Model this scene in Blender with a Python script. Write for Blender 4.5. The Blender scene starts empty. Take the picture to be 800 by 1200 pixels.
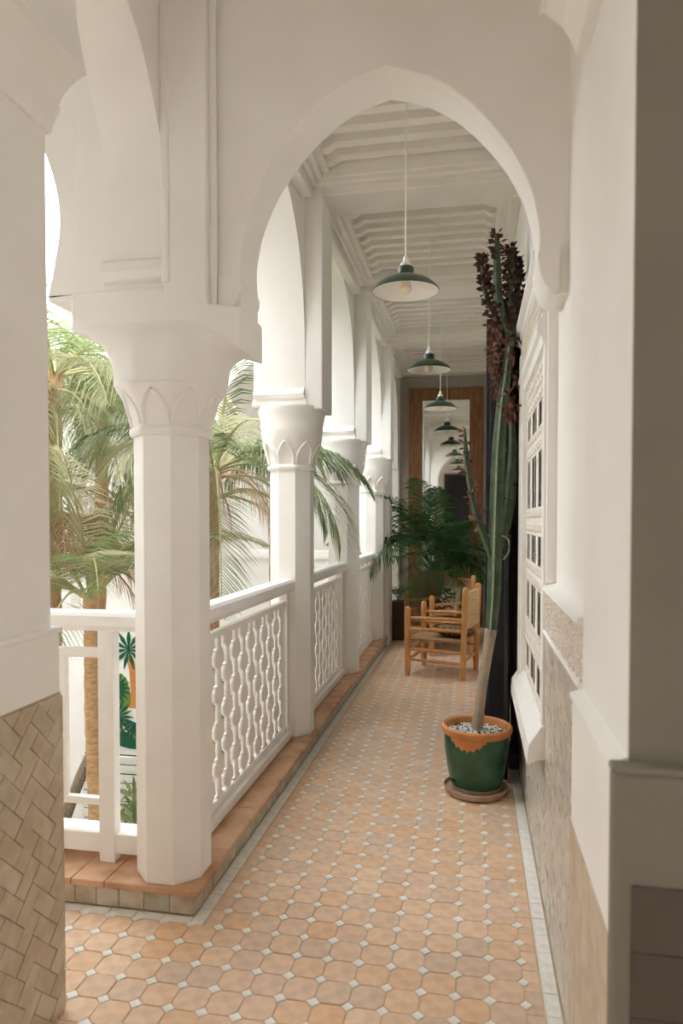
import bpy, math, random
from mathutils import Vector, Matrix
random.seed(7)
PI = math.pi
SC = bpy.context.scene
COL = SC.collection

# ------------------------------------------------------------------ camera
cam = bpy.data.cameras.new('camera'); cob = bpy.data.objects.new('camera', cam); COL.objects.link(cob)
cam.sensor_fit = 'VERTICAL'; cam.sensor_height = 36.0; cam.lens = 24.525
cam.shift_y = 32.7/1200.0
cob.location = (0, 0, 1.384); cob.rotation_euler = (math.radians(90-1.58), 0, math.radians(10.7))
cam.clip_start = 0.05
cam.dof.use_dof = True; cam.dof.focus_distance = 4.2; cam.dof.aperture_fstop = 3.2
SC.camera = cob
# ------------------------------------------------------------------ light
SC.view_settings.view_transform = 'Standard'; SC.view_settings.look = 'None'
SC.view_settings.gamma = 1.0; SC.view_settings.use_curve_mapping = False
SC.view_settings.exposure = 1.0
w = bpy.data.worlds.new('sky'); SC.world = w; w.use_nodes = True
bg = w.node_tree.nodes['Background']; bg.inputs[0].default_value = (0.94, 0.97, 1.0, 1); bg.inputs[1].default_value = 3.4
sl = bpy.data.lights.new('sun', 'SUN'); sl.energy = 0.5; sl.angle = math.radians(12); sl.color = (1.0, 0.95, 0.87)
so = bpy.data.objects.new('sun', sl); COL.objects.link(so)
so.rotation_euler = (math.radians(24), math.radians(-12), 0)
SC.cycles.max_bounces = 14; SC.cycles.diffuse_bounces = 10

# ------------------------------------------------------------------ materials
def mat(name, col, rough=0.8, col2=None, scale=6.0, bump=0.0, bscale=40.0, island=False, spec=0.3, detail=4.0, metal=0.0, stretch=None, cols=None, lo=0.4, hi=0.65):
    m = bpy.data.materials.new(name); m.use_nodes = True
    nt = m.node_tree; N = nt.nodes; L = nt.links
    b = N['Principled BSDF']; b.inputs['Roughness'].default_value = rough
    b.inputs['Specular IOR Level'].default_value = spec; b.inputs['Metallic'].default_value = metal
    tc = N.new('ShaderNodeTexCoord'); src = tc.outputs['Object']
    if stretch:
        mp = N.new('ShaderNodeMapping'); mp.inputs['Scale'].default_value = stretch
        L.new(src, mp.inputs[0]); src = mp.outputs[0]
    base = None
    if cols:
        g = N.new('ShaderNodeNewGeometry'); oi = N.new('ShaderNodeObjectInfo')
        a = N.new('ShaderNodeMath'); a.operation = 'ADD'; L.new(g.outputs['Random Per Island'], a.inputs[0]); L.new(oi.outputs['Random'], a.inputs[1])
        f = N.new('ShaderNodeMath'); f.operation = 'FRACT'; L.new(a.outputs[0], f.inputs[0])
        r = N.new('ShaderNodeValToRGB'); L.new(f.outputs[0], r.inputs[0])
        e = r.color_ramp.elements
        e[0].color = (*cols[0], 1); e[1].color = (*cols[-1], 1)
        for i, c in enumerate(cols[1:-1]):
            x = e.new((i+1)/(len(cols)-1)); x.color = (*c, 1)
        base = r.outputs[0]
    if col2:
        n = N.new('ShaderNodeTexNoise'); n.inputs['Scale'].default_value = scale; n.inputs['Detail'].default_value = detail
        L.new(src, n.inputs[0])
        r = N.new('ShaderNodeValToRGB'); L.new(n.outputs[0], r.inputs[0])
        r.color_ramp.elements[0].position = lo; r.color_ramp.elements[1].position = hi
        if base is not None:
            r.color_ramp.elements[0].color = (1, 1, 1, 1); r.color_ramp.elements[1].color = (*col2, 1)
            mx = N.new('ShaderNodeMixRGB'); mx.blend_type = 'MULTIPLY'; mx.inputs[0].default_value = 1
            L.new(base, mx.inputs[1]); L.new(r.outputs[0], mx.inputs[2]); base = mx.outputs[0]
        else:
            r.color_ramp.elements[0].color = (*col, 1); r.color_ramp.elements[1].color = (*col2, 1)
            base = r.outputs[0]
    if base is not None: L.new(base, b.inputs['Base Color'])
    else: b.inputs['Base Color'].default_value = (*col, 1)
    if bump:
        n = N.new('ShaderNodeTexNoise'); n.inputs['Scale'].default_value = bscale; n.inputs['Detail'].default_value = 5
        L.new(src, n.inputs[0])
        bp = N.new('ShaderNodeBump'); bp.inputs['Strength'].default_value = bump; bp.inputs['Distance'].default_value = 0.01
        L.new(n.outputs[0], bp.inputs['Height']); L.new(bp.outputs[0], b.inputs['Normal'])
    return m

def leafmat(name, cols, trans=0.35, rough=0.45):
    m = mat(name, cols[0], rough, cols=cols, spec=0.35)
    nt = m.node_tree; N = nt.nodes; L = nt.links
    b = N['Principled BSDF']; o = N['Material Output']
    t = N.new('ShaderNodeBsdfTranslucent'); src = b.inputs['Base Color'].links[0].from_socket
    L.new(src, t.inputs[0])
    mx = N.new('ShaderNodeMixShader'); mx.inputs[0].default_value = trans
    L.new(b.outputs[0], mx.inputs[1]); L.new(t.outputs[0], mx.inputs[2]); L.new(mx.outputs[0], o.inputs[0])
    return m

M = {}
M['plaster'] = mat('white_plaster', (.88, .865, .84), .72, (.85, .83, .80), 3.0, .10, 14, spec=.2)
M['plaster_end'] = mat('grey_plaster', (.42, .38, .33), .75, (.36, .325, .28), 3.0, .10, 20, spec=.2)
M['plaster_shade'] = mat('shade_painted_plaster', (.215, .19, .155), .7, (.195, .17, .137), 3.0, .15, 20, spec=.2)  # pier plaster darkened in colour, painting the shade on its near face
M['paint'] = mat('white_gloss_paint', (.88, .87, .845), .42, (.85, .83, .80), 5.0, .06, 30, spec=.4)
M['ceilpaint'] = mat('ceiling_paint', (.83, .80, .745), .6, (.80, .76, .70), 5.0, .08, 40, spec=.2)
M['grout'] = mat('floor_grout', (.66, .53, .40), .9, (.55, .43, .32), 12, .2, 60)
M['terra'] = mat('terracotta_tile', (.6, .36, .2), .40, (.86, .83, .82), 22, .14, 70, spec=.45,
    cols=[(.76, .52, .33), (.80, .57, .38), (.74, .54, .38), (.83, .62, .44), (.77, .57, .41), (.70, .54, .41), (.81, .59, .41), (.78, .51, .30)])
M['whitetile'] = mat('white_glazed_tile', (.8, .8, .77), .3, (.88, .87, .83), 30, .08, 60, spec=.5,
    cols=[(.88, .87, .83), (.92, .91, .88), (.85, .85, .81), (.90, .88, .84)])
M['riser'] = mat('sage_glazed_tile', (.5, .5, .42), .35, (.75, .66, .56), 14, .15, 40, spec=.5,
    cols=[(.50, .49, .41), (.60, .54, .44), (.44, .45, .36), (.62, .58, .49), (.52, .46, .36)])
M['cap'] = mat('terracotta_slab', (.6, .36, .22), .55, (.70, .62, .55), 7, .3, 40, spec=.3,
    cols=[(.60, .37, .23), (.66, .43, .28), (.58, .35, .21)])
M['zellige'] = mat('pale_zellige', (.6, .55, .48), .28, spec=.5, cols=[(.56, .52, .46), (.66, .61, .54), (.50, .46, .40), (.62, .56, .48), (.70, .65, .58)])
M['zelligetan'] = mat('tan_zellige', (.5, .42, .3), .32, (.85, .8, .75), 20, .1, 30, spec=.5, cols=[(.56, .48, .37), (.62, .54, .43), (.52, .44, .33), (.58, .50, .38)])
M['darktile'] = mat('dark_brown_tile', (.07, .055, .045), .35, spec=.4, cols=[(.08, .062, .05), (.1, .08, .065), (.06, .048, .04)])
M['stucco'] = mat('carved_stucco', (.84, .80, .745), .8, (.75, .70, .63), 20, .3, 60)
M['hole'] = mat('dark_void', (.02, .018, .018), 1.0, spec=0.0)
M['navy'] = mat('navy_door_paint', (.016, .015, .024), .4, (.024, .018, .022), 6, .1, 40, spec=.4, stretch=(8, 8, .6))
M['brownjamb'] = mat('dark_brown_wood', (.07, .045, .032), .5, (.11, .07, .05), 5, .2, 20, stretch=(8, 8, .6))
M['frame'] = mat('reclaimed_wood', (.17, .075, .032), .6, (.27, .135, .06), 5, .4, 20, stretch=(7, 7, .9))
M['mirror'] = mat('mirror_glass', (.86, .86, .85), .03, metal=1.0)
M['chair'] = mat('honey_wood', (.53, .245, .075), .42, (.64, .34, .125), 6, .15, 30, spec=.4, stretch=(6, 6, 1.5))
M['rush'] = mat('woven_rush', (.50, .33, .17), .8, (.34, .21, .10), 30, .4, 120, stretch=(1, 6, 6))
M['rushsunlit'] = mat('sunlit_rush', (.70, .50, .27), .75, (.56, .37, .18), 30, .4, 120)  # rush lightened in colour to paint in sunlight on the chair backs
M['green'] = mat('green_enamel', (.028, .066, .040), .28, (.036, .08, .048), 6, spec=.5)
M['enamel'] = mat('white_enamel', (.88, .86, .82), .3, spec=.5)
M['cord'] = mat('white_cord', (.82, .78, .70), .6)
M['bulb'] = mat('amber_bulb_glass', (.85, .72, .52), .1, spec=.6)
M['potgreen'] = mat('green_glaze', (.010, .065, .030), .22, (.022, .105, .048), 9, .15, 12, spec=.6)
M['terrarim'] = mat('bare_terracotta', (.52, .2, .065), .6, (.62, .29, .12), 10, .15, 30)
M['saucer'] = mat('saucer_clay', (.36, .23, .15), .6, (.5, .38, .28), 12, .1, 30)
M['pebble'] = mat('white_pebble', (.8, .8, .78), .6, cols=[(.8, .79, .76), (.9, .89, .86), (.68, .67, .64)])
M['cactus'] = mat('cactus_green', (.055, .088, .05), .55, (.095, .13, .08), 14, .2, 40, spec=.35)
M['cactusrib'] = mat('cactus_rib', (.22, .30, .20), .6, (.32, .36, .25), 40)
M['cactusbark'] = mat('cactus_bark', (.40, .30, .21), .85, (.27, .24, .18), 16, .4, 40)
M['redleaf'] = leafmat('dark_red_leaf', [(.10, .028, .022), (.06, .03, .025), (.13, .05, .04), (.05, .035, .03)], .15)
M['dryleaf'] = leafmat('dried_red_leaf', [(.21, .065, .045), (.15, .055, .04), (.30, .15, .10), (.13, .075, .05)], .2)
M['kentia'] = leafmat('kentia_green', [(.025, .085, .022), (.04, .115, .03), (.02, .065, .022), (.055, .14, .035)], .22)
M['palmgreen'] = leafmat('palm_green', [(.20, .28, .10), (.28, .35, .15), (.15, .23, .09), (.40, .42, .22)], .45)
M['palmdark'] = leafmat('palm_dark_green', [(.08, .14, .055), (.12, .18, .07), (.16, .2, .1), (.26, .28, .16)], .3)
M['palmpale'] = leafmat('palm_pale', [(.50, .49, .31), (.58, .55, .36), (.42, .44, .25), (.56, .50, .34)], .45)
M['palmdry'] = leafmat('palm_dried', [(.58, .36, .22), (.62, .42, .27), (.50, .27, .16), (.60, .46, .32)], .3)
M['rachis'] = mat('palm_stem', (.45, .42, .22), .6, (.36, .36, .16), 8)
M['trunk'] = mat('palm_trunk', (.62, .40, .21), .85, (.44, .27, .14), 18, .5, 30, stretch=(1, 1, 3))
M['husk'] = mat('palm_husk', (.56, .36, .22), .9, (.36, .20, .12), 15, .5, 30, stretch=(5, 5, .7))
M['bark'] = mat('weathered_bark', (.35, .29, .22), .9, (.2, .16, .12), 25, .5, 40, stretch=(4, 4, 1))
M['mgreen'] = mat('mural_dark_green', (.012, .10, .055), .8)
M['mmid'] = mat('mural_mid_green', (.14, .26, .06), .8)
M['morange'] = mat('mural_orange', (.62, .27, .09), .8)
M['morangeline'] = mat('mural_orange_line', (.42, .15, .05), .8)
M['mwhite'] = mat('mural_white', (.85, .86, .82), .8)
M['plank'] = mat('white_plank', (.78, .77, .73), .6, (.7, .69, .65), 6, stretch=(1, 1, 8))
M['paving'] = mat('courtyard_paving', (.62, .56, .48), .8, (.55, .49, .41), 5, .1, 30)
M['basket'] = mat('basket_weave', (.25, .16, .095), .85, (.16, .10, .06), 40, .5, 60, stretch=(3, 3, .6))
M['soil'] = mat('dark_soil', (.03, .022, .016), .95, (.05, .035, .025), 40, .5, 60)
M['planter'] = mat('brown_planter', (.09, .05, .035), .6, (.12, .07, .05), 6)
M['zebrawhite'] = mat('cream_fabric', (.80, .66, .45), .9, bump=.2, bscale=200)
M['zebrablack'] = mat('black_fabric', (.03, .026, .024), .9)
M['brownfab'] = mat('brown_striped_fabric', (.24, .16, .09), .9, (.07, .045, .03), 26, .2, 200, stretch=(1, .2, 1), lo=.47, hi=.53)
M['joint'] = mat('tan_joint', (.46, .385, .29), .9)
M['picture'] = mat('dark_picture', (.05, .04, .04), .6)

# ------------------------------------------------------------------ helpers
class MB:
    def __init__(s): s.v = []; s.f = []
    def add(s, vs, fs):
        o = len(s.v); s.v += [tuple(p) for p in vs]; s.f += [tuple(i+o for i in f) for f in fs]
    def box(s, x0, y0, z0, x1, y1, z1):
        if x0 > x1: x0, x1 = x1, x0
        if y0 > y1: y0, y1 = y1, y0
        if z0 > z1: z0, z1 = z1, z0
        s.add([(x0,y0,z0),(x1,y0,z0),(x1,y1,z0),(x0,y1,z0),(x0,y0,z1),(x1,y0,z1),(x1,y1,z1),(x0,y1,z1)],
              [(0,3,2,1),(4,5,6,7),(0,1,5,4),(1,2,6,5),(2,3,7,6),(3,0,4,7)])
        return s
    def prism(s, poly, axis, a, b, inset=0.0, depth=0.0):
        # poly: (u,v) list, extruded a..b on the axis; x:(y,z) y:(x,z) z:(x,y)
        def P(u, v, t): return (t,u,v) if axis == 'x' else (u,t,v) if axis == 'y' else (u,v,t)
        n = len(poly)
        ar = sum(poly[i][0]*poly[(i+1)%n][1]-poly[(i+1)%n][0]*poly[i][1] for i in range(n))
        if ar < 0: poly = poly[::-1]
        lo, hi = min(a,b), max(a,b)
        vs = [P(u,v,lo) for u,v in poly]+[P(u,v,hi) for u,v in poly]
        fs = [tuple(range(n-1,-1,-1)), tuple(range(n,2*n))]+[(i,(i+1)%n,(i+1)%n+n,i+n) for i in range(n)]
        if axis == 'y': fs = [f[::-1] for f in fs]
        s.add(vs, fs); return s
    def tube(s, pts, rad, n=6, cap=True):
        pts = [Vector(p) for p in pts]
        if not hasattr(rad, '__len__'): rad = [rad]*len(pts)
        vs = []; up = None
        for i, p in enumerate(pts):
            t = (pts[min(i+1,len(pts)-1)]-pts[max(i-1,0)])
            if t.length < 1e-9: t = Vector((0,0,1))
            t.normalize()
            if up is None: up = Vector((0,0,1)) if abs(t.z) < .9 else Vector((1,0,0))
            a = t.cross(up); 
            if a.length < 1e-6: a = t.orthogonal()
            a.normalize(); b = t.cross(a); up = -b if False else up
            for k in range(n):
                c = 2*PI*k/n; vs.append(p+(a*math.cos(c)+b*math.sin(c))*rad[i])
        fs = []
        for i in range(len(pts)-1):
            for k in range(n):
                k2 = (k+1)%n; fs.append((i*n+k, i*n+k2, (i+1)*n+k2, (i+1)*n+k))
        if cap:
            fs.append(tuple(range(n-1,-1,-1))); m = (len(pts)-1)*n; fs.append(tuple(range(m, m+n)))
        s.add(vs, fs); return s
    def lathe(s, prof, c=(0,0,0), n=32, cap=True):
        vs = []; fs = []
        for r, z in prof:
            for k in range(n):
                a = 2*PI*k/n; vs.append((c[0]+r*math.cos(a), c[1]+r*math.sin(a), c[2]+z))
        for i in range(len(prof)-1):
            for k in range(n):
                k2 = (k+1)%n; fs.append((i*n+k, i*n+k2, (i+1)*n+k2, (i+1)*n+k))
        if cap:
            fs.append(tuple(range(n-1,-1,-1))); m = (len(prof)-1)*n; fs.append(tuple(range(m, m+n)))
        s.add(vs, fs); return s
    def loft(s, secs, cap=True):
        n = len(secs[0]); vs = [p for q in secs for p in q]; fs = []
        for i in range(len(secs)-1):
            for k in range(n):
                k2 = (k+1)%n; fs.append((i*n+k, i*n+k2, (i+1)*n+k2, (i+1)*n+k))
        if cap:
            fs.append(tuple(range(n-1,-1,-1))); m = (len(secs)-1)*n; fs.append(tuple(range(m, m+n)))
        s.add(vs, fs); return s
    def build(s, name, m, parent=None, smooth=False, bevel=0.0, seg=2, angle=35):
        me = bpy.data.meshes.new(name); me.from_pydata(s.v, [], s.f); me.update()
        me.materials.append(M[m] if isinstance(m, str) else m)
        if smooth:
            for p in me.polygons: p.use_smooth = True
            try: me.set_sharp_from_angle(angle=math.radians(angle))
            except Exception: pass
        o = bpy.data.objects.new(name, me); COL.objects.link(o)
        if parent is not None: o.parent = parent
        if bevel:
            b = o.modifiers.new('bevel', 'BEVEL'); b.width = bevel; b.segments = seg; b.limit_method = 'ANGLE'; b.angle_limit = math.radians(40)
        return o

def box(name, m, x0, y0, z0, x1, y1, z1, parent=None, bevel=0.0):
    return MB().box(x0,y0,z0,x1,y1,z1).build(name, m, parent, bevel=bevel)
def tag(o, label=None, cat=None, group=None, kind=None):
    if label: o['label'] = label
    if cat: o['category'] = cat
    if group: o['group'] = group
    if kind: o['kind'] = kind
    return o
def empty(name, label=None, cat=None, loc=(0,0,0), rz=0.0, group=None, kind=None):
    o = bpy.data.objects.new(name, None); COL.objects.link(o); o.location = loc; o.rotation_euler = (0,0,rz); o.empty_display_size = .1
    return tag(o, label, cat, group, kind)
def structure(o): o['kind'] = 'structure'; return o
def copy_tree(o, parent=None):
    c = o.copy(); COL.objects.link(c); c.parent = parent
    for ch in list(o.children): copy_tree(ch, c)
    return c
def smooth_curve(pts, n=6):
    P = [Vector((*p, 0)) if len(p) == 2 else Vector(p) for p in pts]; out = []
    for i in range(len(P)-1):
        p0 = P[max(i-1,0)]; p1 = P[i]; p2 = P[i+1]; p3 = P[min(i+2,len(P)-1)]
        for k in range(n):
            t = k/n
            q = .5*((2*p1)+(-p0+p2)*t+(2*p0-5*p1+4*p2-p3)*t*t+(-p0+3*p1-3*p2+p3)*t**3)
            out.append(q)
    out.append(P[-1])
    return [tuple(q[:len(pts[0])]) for q in out]
def arch_loop(c, prof):
    """prof: list of (halfwidth, z) from spring to apex -> points right-bottom, over the apex, left-bottom."""
    s = smooth_curve(prof, 5)
    return [(c+d, z) for d, z in s]+[(c-d, z) for d, z in s[-2::-1]]
def clip_poly(poly, x0, y0, x1, y1):
    def cut(P, f, ins):
        out = []
        for i in range(len(P)):
            a, b = P[i], P[(i+1)%len(P)]
            if ins(a): out.append(a)
            if ins(a) != ins(b): out.append(f(a,b))
        return out
    def ix(x): return lambda a,b: (x, a[1]+(b[1]-a[1])*(x-a[0])/(b[0]-a[0]))
    def iy(y): return lambda a,b: (a[0]+(b[0]-a[0])*(y-a[1])/(b[1]-a[1]), y)
    for f, ins in ((ix(x0), lambda p: p[0] >= x0), (ix(x1), lambda p: p[0] <= x1), (iy(y0), lambda p: p[1] >= y0), (iy(y1), lambda p: p[1] <= y1)):
        poly = cut(poly, f, ins)
        if len(poly) < 3: return []
    return poly

# ------------------------------------------------------------------ layout numbers
COLY = [2.39, 4.105, 5.825, 7.53]; CX = -1.08; WR = .26; ENDY = 9.2; ZC = 3.33
A_ARC = [(.728, 2.05), (.732, 2.16), (.725, 2.42), (.70, 2.62), (.652, 2.79), (.57, 2.95), (.47, 3.06), (.34, 3.16), (.18, 3.225), (0, 3.26)]
A_FRONT = [(.493, 2.21), (.497, 2.29), (.488, 2.36), (.465, 2.45), (.408, 2.57), (.33, 2.675), (.24, 2.765), (.15, 2.825), (.07, 2.858), (0, 2.876)]
A_TRANS = [(.35, 2.05), (.35, 2.48), (.332, 2.65), (.27, 2.79), (.18, 2.92), (.09, 2.99), (0, 3.05)]
A_NEAR = [(.585, 2.58), (.615, 2.75), (.60, 2.86), (.53, 3.0), (.40, 3.13), (.2, 3.24), (0, 3.29)]

# ------------------------------------------------------------------ floor
floor = structure(box('floor', 'grout', -1.0, -2.2, -.30, 1.3, ENDY+.3, -.004))
structure(box('floor', 'grout', -6.4, .8, -.30, -1.0, 2.30, -.0045))
structure(box('floor', 'grout', -6.4, 7.9, -.30, -1.0, ENDY+.3, -.0045))
S = .1
def octagon(r=.0486, cut=.0165, jit=.0012):
    h = r; k = h-cut*1.25
    p = [(h,-k),(h,k),(k,h),(-k,h),(-h,k),(-h,-k),(-k,-h),(k,-h)]
    return [(x+random.uniform(-jit,jit), y+random.uniform(-jit,jit)) for x,y in p]
def tile_mesh(mb, poly, c=(0,0), z=0.0, bev=.003, dep=.006, tilt=0.0):
    n = len(poly); cx = sum(p[0] for p in poly)/n; cy = sum(p[1] for p in poly)/n
    tx, ty = random.uniform(-tilt,tilt), random.uniform(-tilt,tilt)
    vs = []
    for x, y in poly: vs.append((c[0]+x, c[1]+y, z-dep))
    for x, y in poly: vs.append((c[0]+x, c[1]+y, z-.0018+x*tx+y*ty))
    for x, y in poly:
        d = math.hypot(x-cx, y-cy); s = (d-bev)/d
        X, Y = cx+(x-cx)*s, cy+(y-cy)*s; vs.append((c[0]+X, c[1]+Y, z+X*tx+Y*ty))
    fs = [tuple(range(2*n,3*n))]
    for a in (0, n):
        for i in range(n):
            j = (i+1)%n; fs.append((a+i, a+j, a+n+j, a+n+i))
    mb.add(vs, fs)
def mesh_of(name, mb, m):
    me = bpy.data.meshes.new(name); me.from_pydata(mb.v, [], mb.f); me.update(); me.materials.append(M[m]); return me
octs = []
for i in range(8):
    b = MB(); tile_mesh(b, octagon(), tilt=.012); octs.append(mesh_of('terracotta_tile', b, 'terra'))
dots = []
for i in range(4):
    b = MB(); q = .0195
    tile_mesh(b, [(q+random.uniform(-.002,.002),0),(0,q),(-q+random.uniform(-.002,.002),0),(0,-q)], bev=.0012, tilt=.01); dots.append(mesh_of('white_dot_tile', b, 'whitetile'))
def place(name, me, loc, parent, rot=(0,0,0)):
    o = bpy.data.objects.new(name, me); COL.objects.link(o); o.parent = parent; o.location = loc; o.rotation_euler = rot; return o
pos = []
for r in range(-8, 76):
    for c in range(-32, 7):
        x = (c-.45)*S+.05; y = (r+20.21)*S-.05-.1
        if y > ENDY-.02: continue
        if x > .16: continue
        if x < -.84:
            if y > 2.18: continue
            if x < -3: continue
        pos.append((x, y))
ang = lambda x, y: (-math.degrees(math.atan2(x, y)))
def inview(x, y): return y > 1.66 and -15.5 < ang(x,y)-10.7 < 26 and not (x < -1.13 and y < 1.78)
vis = sorted([p for p in pos if inview(*p)], key=lambda p: p[0]**2+p[1]**2)
near = set(vis[:300])
mb = MB()
for p in pos:
    if p in near:
        place('terracotta_tile', random.choice(octs), (p[0], p[1], random.uniform(-.0012,.0008)), floor, (0,0,random.choice((0,PI/2,PI))))
    else: tile_mesh(mb, octagon(), p, random.uniform(-.001,.0006), tilt=.01)
tag(mb.build('terracotta_tile_rest', 'terra', floor), kind='stuff')
mb = MB(); near = {}
dp = []
for p in pos:
    for dx, dy in ((-.05,-.05),(.05,-.05),(-.05,.05),(.05,.05)):
        q = (round(p[0]+dx,4), round(p[1]+dy,4))
        if q not in near: near[q] = 1; dp.append(q)
vis = sorted([p for p in dp if inview(*p)], key=lambda p: p[0]**2+p[1]**2); near = set(vis[:300])
for p in dp:
    if p[0] > .2 or p[1] > ENDY-.03: continue
    if p in near: place('white_dot_tile', random.choice(dots), (p[0], p[1], .0004), floor, (0,0,random.uniform(-.12,.12)))
    else:
        q = .0195; tile_mesh(mb, [(q,0),(0,q),(-q,0),(0,-q)], p, .0004, bev=.002)
tag(mb.build('white_dot_tile_rest', 'whitetile', floor), kind='stuff')
# half tiles on the right edge and the white border strips
def strip(name, m, x0, y0, x1, y1, along, size, limit=400):
    a0, a1 = (y0, y1) if along == 'y' else (x0, x1); n = max(1, round((a1-a0)/size)); st = (a1-a0)/n
    for i in range(n):
        g = .0012; u0, u1 = a0+i*st+g, a0+(i+1)*st-g
        cx, cy = ((x0+x1)/2, (u0+u1)/2) if along == 'y' else ((u0+u1)/2, (y0+y1)/2)
        hx, hy = ((x1-x0)/2-g, (u1-u0)/2) if along == 'y' else ((u1-u0)/2, (y1-y0)/2-g)
        b = MB(); tile_mesh(b, [(-hx,-hy),(hx,-hy),(hx,hy),(-hx,hy)], tilt=.01, bev=.0025)
        place(name, mesh_of(name, b, m), (cx, cy, random.uniform(-.0008,.0006)-(.0022 if name == 'edge_tile' else 0)), floor)
strip('border_tile', 'whitetile', .206, 1.2, .252, 3.95, 'y', .1)
strip('edge_tile', 'terra', .152, 1.2, .203, 3.95, 'y', .1)
strip('border_tile', 'whitetile', -.952, 2.222, -.905, 7.9, 'y', .1)
strip('edge_tile', 'terra', -.902, 2.222, -.849, 7.9, 'y', .1)
strip('border_tile', 'whitetile', -2.6, 2.223, -.955, 2.264, 'x', .1)

# ------------------------------------------------------------------ kerb (low step that carries columns and railings)
kerb = structure(MB().prism([(-6.4,2.29),(-.972,2.29),(-.972,7.9),(-1.28,7.9),(-1.28,2.56),(-6.4,2.56)], 'z', -.30, .078).build('trim_1', 'plaster'))
kerb['label'] = 'low terracotta-capped step under columns and railings'
def slab(name, m, x0,y0,z0,x1,y1,z1,parent,bev=.004):
    return box(name, m, x0,y0,z0,x1,y1,z1,parent,bevel=bev)
y = 2.272; i = 0
while y < 7.88:
    y1 = min(y+random.uniform(.075,.1), 7.9)
    d = random.uniform(0,.004); slab('riser_tile', 'riser', -.974, y+.001, 0.0, -.956+d*.6, y1-.001, .073, kerb, .003); y = y1
x = -.958
while x > -2.6:
    x1 = x-random.uniform(.07,.105)
    d = random.uniform(0,.004); slab('riser_tile', 'riser', x1+.001, 2.2705-d*.6, 0.0, x-.001, 2.292, .073, kerb, .003); x = x1
y = 2.56
while y < 7.85:
    y1 = min(y+.4, 7.9)
    if y1 > 7.7: y1 = 7.9
    slab('cap_slab', 'cap', -1.285, y+.0005, .074+random.uniform(0,.001), -.932+random.uniform(-.003,.003), y1-.0005, .1+random.uniform(-.001,.001), kerb, .006); y = y1
b = MB().prism([(-1.285,2.25),(-.93,2.25),(-.93,2.5595),(-1.285,2.5595)], 'z', .074, .1).build('cap_slab', 'cap', kerb, bevel=.006)
x = -1.286
while x > -2.6:
    x1 = x-.13; slab('cap_slab', 'cap', x1+.001, 2.25+random.uniform(-.003,.002), .074, x-.001, 2.56, .1+random.uniform(-.0015,.001), kerb, .004); x = x1

# ------------------------------------------------------------------ arcade wall above the columns (left of the corridor)
loop = [(2.52, 3.46), (2.52, 2.06)]
for c in (3.2475, 4.965, 6.6775):
    pts = arch_loop(c, A_ARC)[::-1]
    loop += pts
loop += [(7.65, 2.05), (7.65, .0), (7.9, .0)]
loop += [(7.98, 2.06)]+arch_loop(8.55, [(.50,2.06),(.50,2.4),(.48,2.62),(.43,2.8),(.33,2.98),(.18,3.12),(0,3.19)])[::-1]+[(9.12,2.06),(9.12,0),(9.2,0),(9.2,3.46)]
# far pier: keep it solid to the floor up to 7.98
loop2 = []
for p in loop: loop2.append((7.98, 0.0) if p == (7.9, .0) else p)
wl = structure(MB().prism(loop2, 'x', -1.28, -.968).build('wall_left', 'plaster'))
for c in COLY[1:]:
    box('pilaster', 'plaster', -.972, c-.125, 2.035, -.865, c+.16, 3.3, wl, .008)
    box('impost_band', 'plaster', -1.29, c-.135, 2.055, -.955, c+.135, 2.09, wl, .006)
    b = MB().prism([(c-.13,2.10),(c-.16,2.12),(c-.145,2.15),(c-.12,2.16),(c+.12,2.16),(c+.145,2.15),(c+.16,2.12),(c+.13,2.10)], 'x', -1.275, -.97); b.build('impost_band', 'plaster', wl)
box('end_pilaster', 'plaster', -.972, 7.70, 0, -.915, 7.98, 3.3, wl, .008)
for c in (3.2475, 4.965, 6.6775):   # thin raised frame round each arch
    pass

# corner column's walls: frontal arch wall
fx = -.295
pts = arch_loop(fx, A_FRONT)          # from right-bottom over apex to left-bottom
right_cb = [(.255, 2.10), (.236, 2.115), (.222, 2.145), (.212, 2.185)]
left_cb = [(-.80, 2.185), (-.83, 2.145), (-.86, 2.12), (-.875, 2.10)]
poly = [(-1.0, 3.46), (-1.0, 2.0), (-.79, 2.0)] + pts[::-1] + right_cb[::-1] + [(.30, 2.10), (.30, 3.46)]
wf = structure(MB().prism(poly, 'y', 2.325, 2.51).build('wall_front', 'plaster', bevel=.006))
# spring blocks (corbels) of the frontal arch: a quarter-round lobe each
def lobe(x_tip, x_wall, z_top, z_bot, y0, y1, parent, name='corbel'):
    P = [(x_wall, z_top)]
    for k in range(9):
        a = (PI/2)*k/8; P.append((x_wall+(x_tip-x_wall)*math.cos(a)**.8, z_top-.03-(z_top-.03-z_bot)*math.sin(a)**1.2))
    P = [(x_wall, z_top), (x_tip+(x_wall-x_tip)*.35, z_top), (x_tip+(x_wall-x_tip)*.08, z_top-.012)]+P[1:]
    MB().prism(P, 'y', y0, y1).build(name, 'plaster', parent, smooth=True, angle=40)
lobe(.196, .262, 2.255, 2.105, 2.305, 2.52, wf)
lobe(-.785, -.868, 2.225, 2.105, 2.305, 2.52, wf)
# pilaster strip and bead mouldings framing the arch
box('pilaster_strip', 'plaster', -1.055, 2.268, 2.13, -.895, 2.36, 3.46, wf, .006)
MB().tube([(-.885, 2.305, 2.10), (-.885, 2.305, 3.46)], .014, 12).build('bead', 'plaster', wf, smooth=True)
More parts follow.
